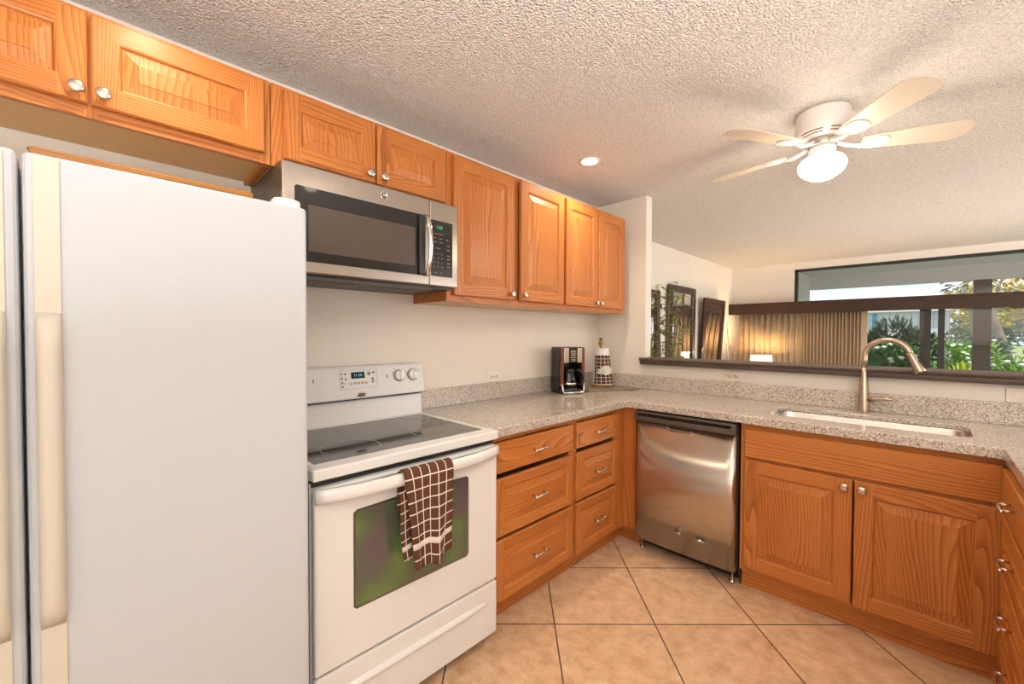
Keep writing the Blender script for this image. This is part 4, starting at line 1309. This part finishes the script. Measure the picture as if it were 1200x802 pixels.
m = MB(); m.lathe(Fn, [(.050, .166), (.055, .170), (.055, .196), (.050, .200), (.060, .206), (.060, .216)], 32); sh = m.build('switch_housing', FANWHITE, fan)
for a in (.5, 2.6, 4.7):
    m = MB(); m.lathe(Free(Fn.p(.060 * math.cos(a), .060 * math.sin(a), .211), Vector((-math.sin(a), math.cos(a) * -1, 0)), (0, 0, 1)), [(.003, -.002), (.003, .010)], 8); m.build('screw', NICKEL, sh)
m = MB(); m.lathe(Fn, [(.053, .207), (.062, .211), (.082, .222), (.094, .238), (.097, .254), (.095, .268), (.086, .284), (.072, .298), (.058, .306), (.048, .314), (.028, .320), (0, .322)], 40); m.build('globe', GLOBE, fan)
for k in range(5):
    a = math.radians(25 + 72 * k)
    d_ = Vector((math.cos(a), math.sin(a), 0)); s_ = Vector((-math.sin(a), math.cos(a), 0))   # s_: counter-clockwise side, set lower
    pt = math.radians(12)
    sv = (s_ * math.cos(pt) + Vector((0, 0, -1)) * math.sin(pt)); nv = d_.cross(sv)
    if nv.z > 0: nv = -nv
    c0 = Vector((fnx, fny, CZ - .168))
    m = MB(); Fb = Free(c0, d_, sv); Fb.n = -nv
    prof = [(.150, -.040), (.150, .040), (.20, .050), (.30, .058), (.44, .067), (.495, .069), (.530, .050), (.545, .026), (.545, -.026), (.530, -.050), (.495, -.069), (.44, -.067), (.30, -.058), (.20, -.050)]
    m.prism(Fb, prof, 0, .006); bl = m.build('blade', BLADE, fan, bevel=.002)
    m = MB()
    m.prism(Fb, [(.150, -.010), (.165, -.030), (.20, -.042), (.235, -.038), (.252, -.020), (.256, 0), (.252, .020), (.235, .038), (.20, .042), (.165, .030), (.150, .010)], -.006, -.0005)
    m.tube([c0 + d_ * .052 + Vector((0, 0, .020)), c0 + d_ * .085 + Vector((0, 0, .004)), c0 + d_ * .125 + Vector((0, 0, -.008)) - s_ * 0, c0 + d_ * .16 + Vector((0, 0, -.006))], [.011, .010, .010, .009], 10)
    m.build('blade_arm', FANWHITE, bl)
lamp('fan_lamp', 'POINT', (fnx, fny, CZ - .36), 9, (1, .86, .66), shadow_soft_size=.12)

# ------------------------------------------------------------------ recessed lights
def downlight(label, x, y, e=12):
    root = thing('recessed_light', label, 'ceiling light', (x, y, CZ), None)
    Fd_ = Free((x, y, CZ), (1, 0, 0), (0, -1, 0))
    m = MB(); m.lathe(Fd_, [(.048, -.012), (.048, .004), (.062, .006), (.066, .003), (.066, .0005)], 36, cap=False); m.build('trim_ring', WHITEPL, root)
    m = MB(); m.lathe(Fd_, [(.047, .0008), (.040, .0030), (0, .0036)], 30); m.build('lens', LAMPGLOW, root)
    lamp('recessed_lamp', 'SPOT', (x, y, CZ - .012), e, (1, .82, .58), (x, y, 0), spot_size=math.radians(150), spot_blend=.8, shadow_soft_size=.045)


downlight('lit recessed ceiling light in front of the tall wall cabinets', .487, -.83, 26)
downlight('lit recessed ceiling light in front of the cabinet over the refrigerator', .62, -2.86, 20)
downlight('added out-of-view recessed ceiling light over the middle of the kitchen floor', 1.95, -1.9, 28)  # unseen downlight, added to light the kitchen

# ------------------------------------------------------------------ living room: pelmet, blinds, mirrors, plant, lamp, vase
m = MB()
PX0, PX1 = XL + .004, 4.9
m.wbox(PX0, PX1, 4.130, 4.152, 1.650, 1.818); m.wbox(PX0, PX1, 4.152, 4.296, 1.796, 1.818)
tag(m.build('window_valance', DARKWOOD, org=(2.3, 4.2, 1.65), bevel=.003), 'long dark-stained wooden valance board across the sliding glass', 'valance')
vb = thing('vertical_blind', 'tan woven vertical blind drawn to one side of the sliding glass under the valance', 'blind', (.65, 4.22, .03))
m = MB(); m.wbox(-.16, 4.5, 4.205, 4.240, 1.755, 1.7955); m.build('head_rail', ALUM, vb)
x = -.115
ns = 0
while x < 1.40:
    wide = x < .66
    step = .076 if wide else .040
    ang = math.radians(random.uniform(14, 26) if wide else random.uniform(48, 62))
    if .18 < x < .34: ang = math.radians(35)
    w_ = .089
    m = MB()
    cxx = x + .03
    dx, dy = math.cos(ang) * w_ / 2, math.sin(ang) * w_ / 2
    vs, fs = [], []
    for z in (.05, 1.755):
        for q in range(6):
            s = q / 5 * 2 - 1
            cur = .006 * (1 - s * s)
            vs.append((cxx + dx * s - math.sin(ang) * cur, 4.222 + dy * s + math.cos(ang) * cur, z))
    for q in range(5): fs.append((q, q + 1, q + 7, q + 6))
    m.faces_idx(vs, fs, 0, True)
    o = m.build('slat', BLIND, vb, fix=False); s_ = o.modifiers.new('t', 'SOLIDIFY'); s_.thickness = .0015
    x += step; ns += 1


def wall_mirror(label, y0, y1, z0, z1, lean):
    root = thing('wall_mirror', label, 'mirror', (XL + .02, (y0 + y1) / 2, z0), 'framed mirrors on the living room wall')
    h = z1 - z0
    up = Vector((math.sin(lean), 0, math.cos(lean)))
    G = Free((XL + .003, y0, z0), (0, 1, 0), up)
    if G.n.x < 0: G.n = -G.n
    w = y1 - y0; fwid = .085
    m = MB()
    m.box(G, 0, fwid, 0, h, 0, .035, 'v'); m.box(G, w - fwid, w, 0, h, 0, .035, 'v'); m.box(G, fwid, w - fwid, 0, fwid, 0, .035); m.box(G, fwid, w - fwid, h - fwid, h, 0, .035)
    m.build('frame', FRAMEWOOD, root, bevel=.006)
    m = MB(); m.box(G, fwid - .004, w - fwid + .004, fwid - .004, h - fwid + .004, .010, .016); m.build('mirror_glass', MIRROR, root)


wall_mirror('dark-framed wall mirror mostly behind the bamboo, next to the partition', .95, 1.66, .62, 1.845, .0)
wall_mirror('tall dark-framed wall mirror in the middle, reflecting the window', 1.885, 2.68, .62, 1.945, .012)
wall_mirror('dark-framed wall mirror beside the twig vase by the far corner, tilted forward', 2.86, 3.66, .62, 1.845, .06)

bp_ = thing('bamboo_plant', 'tall leafy bamboo plant in a dark pot in front of the mirrors', 'plant', (.12, 1.06, 0))
Fq = Free((.12, 1.06, 0), (1, 0, 0), (0, 1, 0))
m = MB(); m.lathe(Fq, [(.11, .001), (.13, .02), (.15, .25), (.155, .30), (.14, .30), (.13, .26), (0, .26)], 28); m.build('pot', POTM, bp_)
random.seed(21)
lf = MB()
for k in range(6):
    a = k * 1.05
    bx, by = .12 + .04 * math.cos(a), 1.06 + .04 * math.sin(a)
    tx, ty = bx + .06 * math.cos(a), by + .08 * math.sin(a + .6) + .02
    tz = random.uniform(1.55, 1.86)
    pts = [Vector((bx + (tx - bx) * (t / 8) ** 1.8, by + (ty - by) * (t / 8) ** 1.8, .27 + (tz - .27) * t / 8)) for t in range(9)]
    m = MB(); m.tube(pts, [.0085 - .0006 * t for t in range(9)], 8); m.build('stem', BAMBOOM, bp_)
    for t in range(30):
        q = random.uniform(.42, 1.0)
        i = min(7, int(q * 8)); p = pts[i].lerp(pts[i + 1], q * 8 - i)
        aa = random.uniform(0, 2 * PI); ln = random.uniform(.11, .18); dr = Vector((math.cos(aa), math.sin(aa), random.uniform(-.1, .5))).normalized()
        st_ = p + dr * random.uniform(.02, .10)
        if (st_ + dr * ln).x < -.17 or st_.x < -.17: continue
        lf.tube([p, st_], .0016, 5)
        sd_ = dr.cross(Vector((0, 0, 1))).normalized() * random.uniform(.015, .022)
        mid = st_ + dr * ln * .45 + Vector((0, 0, -.01)); en = st_ + dr * ln + Vector((0, 0, -.055))
        lf.faces_idx([st_, mid - sd_, mid + Vector((0, 0, .003)), mid + sd_, en], [(0, 1, 2), (0, 2, 3), (1, 4, 2), (2, 4, 3)], 0, True)
lf.build('foliage', LEAF, bp_, fix=False, weld=False)

# side table with the lit lamp
ltx, lty = .275, 3.86
st = thing('side_table', 'dark round side table holding the lit lamp by the blind', 'table', (ltx, lty, 0))
Fl = Free((ltx, lty, 0), (1, 0, 0), (0, 1, 0))
m = MB(); m.lathe(Fl, [(.24, .50), (.25, .505), (.25, .525), (.24, .53)], 32); m.build('top', DARKWOOD, st)
m = MB(); m.lathe(Fl, [(.16, .001), (.16, .02), (.03, .05), (.028, .30), (.05, .4999)], 24); m.build('pedestal', DARKWOOD, st)
tl = thing('table_lamp', 'lit table lamp with a cream drum shade in front of the tan blind', 'lamp', (ltx, lty, .531))
m = MB(); m.lathe(Fl, [(.07, .531), (.075, .54), (.05, .56), (.07, .63), (.05, .71), (.015, .745), (.012, .80)], 24); m.build('base', POTM, tl)
m = MB(); m.lathe(Fl, [(.155, .765), (.135, 1.035), (.132, 1.035), (.152, .765)], 36, cap=False); m.build('shade', SHADE, tl)
m = MB(); m.lathe(Fl, [(.012, .80), (.03, .84), (.034, .87), (.02, .90), (0, .905)], 16); m.build('bulb', LAMPGLOW, tl)
lamp('table_lamp_light', 'POINT', (ltx, lty, .98), 30, (1, .66, .30), shadow_soft_size=.06)

vs_ = thing('twig_vase', 'dry twigs standing in a tall dark floor vase in the far corner', 'vase', (-.06, 3.78, 0))
Fq = Free((-.06, 3.78, 0), (1, 0, 0), (0, 1, 0))
m = MB(); m.lathe(Fq, [(.08, .001), (.10, .05), (.11, .3), (.07, .52), (.05, .60), (.058, .64), (.046, .64), (.04, .58), (0, .5)], 24); m.build('vase_body', POTM, vs_)
random.seed(5)
for k in range(9):
    a = k * .7; tz = random.uniform(1.25, 1.62)
    p = [Vector((-.06 + .02 * math.cos(a) + (.17 * (t / 5)) * math.cos(a) * .7, 3.78 + .02 * math.sin(a) + .15 * (t / 5) * math.sin(a), .55 + (tz - .55) * t / 5)) + Vector((random.uniform(-.01, .01), random.uniform(-.01, .01), 0)) for t in range(6)]
    m = MB(); m.tube(p, [.005, .0048, .0042, .0036, .003, .002], 6)
    for t in (2, 3, 4):
        q = p[t]; m.tube([q, q + Vector((random.uniform(-.04, .04), random.uniform(-.04, .04), .07))], [.003, .0015], 5)
    m.build('twig', TWIG, vs_)

# ------------------------------------------------------------------ garden beyond the patio
def leafy(m, c, r, n, ln, wd, up=.3, mat=0, flat=1.0):
    for _ in range(n):
        while True:
            p = Vector((random.uniform(-1, 1), random.uniform(-1, 1), random.uniform(-1, 1)))
            if .35 < p.length < 1: break
        q = Vector(c) + Vector((p.x * r[0], p.y * r[1], p.z * r[2]))
        d_ = (p.normalized() + Vector((random.uniform(-.6, .6), random.uniform(-.6, .6), up + random.uniform(-.4, .4)))).normalized()
        s_ = d_.cross(Vector((random.uniform(-1, 1), random.uniform(-1, 1), random.uniform(-1, 1))))
        if s_.length < .01: continue
        s_.normalize()
        L = ln * random.uniform(.7, 1.3); w_ = wd * random.uniform(.7, 1.2)
        m.faces_idx([q, q + d_ * L * .5 - s_ * w_, q + d_ * L, q + d_ * L * .5 + s_ * w_], [(0, 1, 2, 3)], mat, False)


def shrub(label, x, y, blobs, leafm, ln, wd, n, flowers=0, name='garden_shrub', cat='shrub', group=None, up=.3, stemr=.02):
    root = thing(name, label, cat, (x, y, GZ - .02), group)
    m = MB()
    zt = max(b[2] for b in blobs)
    for k in range(4):
        a = k * 1.7
        b = blobs[k % len(blobs)]
        m.tube([(x + .05 * math.cos(a), y + .05 * math.sin(a), GZ - .018), (x + b[0] * .6, y + b[1] * .6, b[2] * .6), (x + b[0], y + b[1], b[2])], [stemr, stemr * .8, stemr * .4], 6)
    m.build('stem', BARK, root)
    m = MB()
    for (bx, by, bz, rx, ry, rz) in blobs: leafy(m, (x + bx, y + by, bz), (rx, ry, rz), n // len(blobs), ln, wd, up)
    m.build('foliage', leafm, root, fix=False, weld=False)
    if flowers:
        m = MB()
        for _ in range(flowers):
            b = random.choice(blobs)
            a = random.uniform(PI, 2 * PI); e = random.uniform(-.2, 1.2)
            q = Vector((x + b[0] + b[3] * math.cos(a) * math.cos(e) * .98, y + b[1] + b[4] * math.sin(a) * math.cos(e) * .98, b[2] + b[5] * math.sin(e) * .98))
            m.lathe(Free(q, (1, 0, 0), (0, 1, 0)), [(0, -.03), (.035, -.012), (.045, .012), (.02, .03), (0, .034)], 7)
        m.build('blossom', BLOSSOM, root)['kind'] = 'stuff'
    return root


random.seed(11)
shrub('tall dark shrub with upright leaf clusters outside the glass before the white boards', 1.50, 8.95, [(0, 0, 1.28, .34, .34, .36), (-.28, .1, 1.05, .30, .3, .35), (.30, .05, 1.05, .32, .3, .35), (0, 0, .6, .5, .4, .5)], SHRUBDK, .17, .026, 1500, up=.7)
shrub('low green flowering shrub beneath the tall dark shrub, close to the patio', 1.50, 7.65, [(-.45, 0, .70, .42, .35, .42), (.0, .1, .78, .40, .35, .42), (.24, 0, .66, .30, .33, .42), (0, 0, .30, .7, .36, .34)], SHRUB, .11, .034, 2300, 26)
shrub('green shrub with white blossoms seen between the door stile and the patio post', 2.48, 10.0, [(-.22, 0, .86, .36, .34, .38), (.25, .1, .78, .36, .34, .40), (0, 0, .35, .5, .4, .4)], SHRUBLT, .11, .030, 1500, 24)
shrub('bright green shrub outside the glass just past the patio post', 3.50, 8.4, [(-.25, 0, .62, .38, .34, .36), (.25, .1, .66, .42, .34, .36), (.7, .1, .55, .4, .34, .36), (0, 0, .25, .6, .4, .3)], SHRUBLT, .12, .034, 1700, 10)
shrub('pale green shrub standing behind the white-blossomed one', 2.62, 11.6, [(-.2, 0, 1.0, .4, .4, .45), (.3, 0, .9, .4, .4, .45), (0, 0, .4, .5, .4, .5)], GREYLEAF, .12, .03, 1200, 12)
shrub('grey-green shrub at the base of the leaning tree', 4.05, 10.9, [(-.3, 0, .5, .4, .4, .4), (.3, 0, .5, .5, .4, .4)], SHRUB, .12, .03, 1000, 6)
# spiky yellow-green plant
ag = thing('spiky_plant', 'yellow-green spiky rosette plant outside the glass at the foot of the patio post', 'plant', (2.46, 8.30, GZ - .02))
m = MB()
for k in range(46):
    a = random.uniform(0, 2 * PI); el = random.uniform(.75, 1.45); L = random.uniform(.40, .52)
    d_ = Vector((math.cos(a) * math.cos(el), math.sin(a) * math.cos(el), math.sin(el))); s_ = Vector((-math.sin(a), math.cos(a), 0)) * .022
    b0 = Vector((2.46, 8.30, .42)); mid = b0 + d_ * L * .5; en = b0 + d_ * L + Vector((0, 0, -.06 * math.cos(el)))
    m.faces_idx([b0 - s_ * .6, b0 + s_ * .6, mid + s_, en, mid - s_], [(0, 1, 2, 3, 4)], 0, False)
m.build('foliage', AGAVE, ag, fix=False, weld=False)
m = MB(); m.lathe(Free((2.46, 8.30, GZ - .018), (1, 0, 0), (0, 1, 0)), [(.05, 0), (.06, .2), (.05, .46), (.02, .52), (0, .53)], 12); m.build('stem', BARK, ag)
# low building with vertical boards
bw = thing('board_outbuilding', 'low white building of vertical boards behind the dark garden shrub', 'building', (.4, 11.0, GZ - .02))
m = MB(); m.wbox(-3.0, 2.42, 12.5, 13.6, GZ - .018, 1.98); m.build('wall', SIDING, bw)
m = MB(); m.prism(Free((-3.1, 0, 0), (0, 1, 0), (0, 0, 1)), [(12.35, 1.982), (13.7, 1.982), (13.7, 2.02), (13.0, 2.10), (12.35, 2.02)], 0, 5.56); m.build('roof', STUCCO, bw)
m = MB(); m.wbox(.90, 1.0, 12.47, 12.498, GZ, 1.95); m.build('corner_board', BLUEW, bw)


def tree(label, x, y, h, lean, crown, leafm, n, ln, wd, trunk_r=.10):
    root = thing('garden_tree', label, 'tree', (x, y, GZ - .02))
    m = MB()
    tp = Vector((x + lean[0], y + lean[1], h))
    pts = [Vector((x, y, GZ - .018)).lerp(tp, t / 6) + Vector((.05 * math.sin(t * 1.3), .04 * math.cos(t), 0)) for t in range(7)]
    m.tube(pts, [trunk_r * (1 - .07 * t) for t in range(7)], 10)
    for (bx, by, bz, rx, ry, rz) in crown:
        m.tube([pts[4], Vector((x + bx, y + by, bz))], [trunk_r * .5, trunk_r * .15], 7)
    m.build('trunk', BARK, root)
    m = MB()
    for (bx, by, bz, rx, ry, rz) in crown: leafy(m, (x + bx, y + by, bz), (rx, ry, rz), n // len(crown), ln, wd, .1)
    m.build('crown', leafm, root, fix=False, weld=False)


tree('leaning grey-trunked tree with ochre leaves beyond the patio post', 3.45, 12.0, 3.2, (-.55, .2), [(-.2, 0, 2.75, .8, .7, .5), (.9, .2, 2.3, .8, .7, .5), (1.5, .4, 2.75, .8, .6, .5), (.35, .2, 1.95, .45, .4, .25)], AUTUMN, 1500, .14, .035, .11)
tree('small ochre-leaved tree seen between the door stile and the patio post', 3.2, 16.6, 2.6, (-.1, 0), [(-.3, 0, 2.4, .6, .6, .5), (.15, 0, 2.0, .55, .6, .4)], AUTUMN, 700, .16, .04, .06)
tree('tall thin grey-green tree rising behind the white building into the sky', 2.95, 15.0, 3.6, (0, 0), [(-.15, 0, 3.0, .55, .5, .6), (.35, 0, 3.5, .55, .5, .5), (.2, 0, 2.3, .35, .4, .35)], GREYLEAF, 700, .16, .028, .05)
tree('dense dark green tree by the lawn far past the leaning trunk', 6.2, 19.0, 3.6, (.1, 0), [(0, 0, 3.1, 1.4, 1.0, .9), (-1.1, 0, 2.4, 1.0, .9, .7), (1.1, 0, 2.5, 1.0, .9, .8)], GREYLEAF, 1500, .22, .05, .13)
tree('grey-green tree standing across the lawn straight behind the white building', 3.6, 21.0, 3.0, (.1, 0), [(-.5, 0, 2.4, .9, .8, .8), (.5, 0, 2.2, .9, .8, .8), (0, 0, 1.4, .9, .8, .6)], GREYLEAF, 1500, .24, .05, .10)
tree('mid green tree across the lawn between the leaning trunk and the water', 5.6, 29.0, 3.2, (.1, 0), [(-1.2, 0, 1.9, 1.3, 1, .9), (1.2, 0, 1.9, 1.3, 1, .9), (0, 0, 2.6, 1.4, 1, .9)], SHRUB, 1700, .3, .07, .14)
tree('ochre-leaved tree across the lawn at the water', 5.0, 24.0, 3.4, (.1, 0), [(0, 0, 3.0, 1.3, 1.0, .8), (.9, 0, 2.4, 1.0, .9, .6), (-.9, 0, 2.5, 1.0, .9, .6)], AUTUMN, 1200, .26, .06, .13)
m = MB(); m.wbox(-120, 180, 110, 280, GZ - .075, GZ - .015); struct('water', m, BLUEW)
m = MB(); m.wbox(3.2, 9.0, 12.8, 13.9, GZ - .019, GZ - .012); struct('path_garden', m, STUCCO)

# repeats share a group
for o in list(SC.objects):
    if o.parent is None and 'category' in o.keys() and 'group' not in o.keys():
        st = o.name.split('.')[0]
        g = {'wall_cabinet': 'oak wall cabinets along the range wall', 'drawer_cabinet': 'oak drawer base cabinets', 'wall_outlet': 'outlets above the backsplash',
             'recessed_light': 'recessed ceiling lights', 'garden_shrub': 'shrubs outside the sliding glass', 'garden_tree': 'trees beyond the patio'}.get(st)
        if g: o['group'] = g
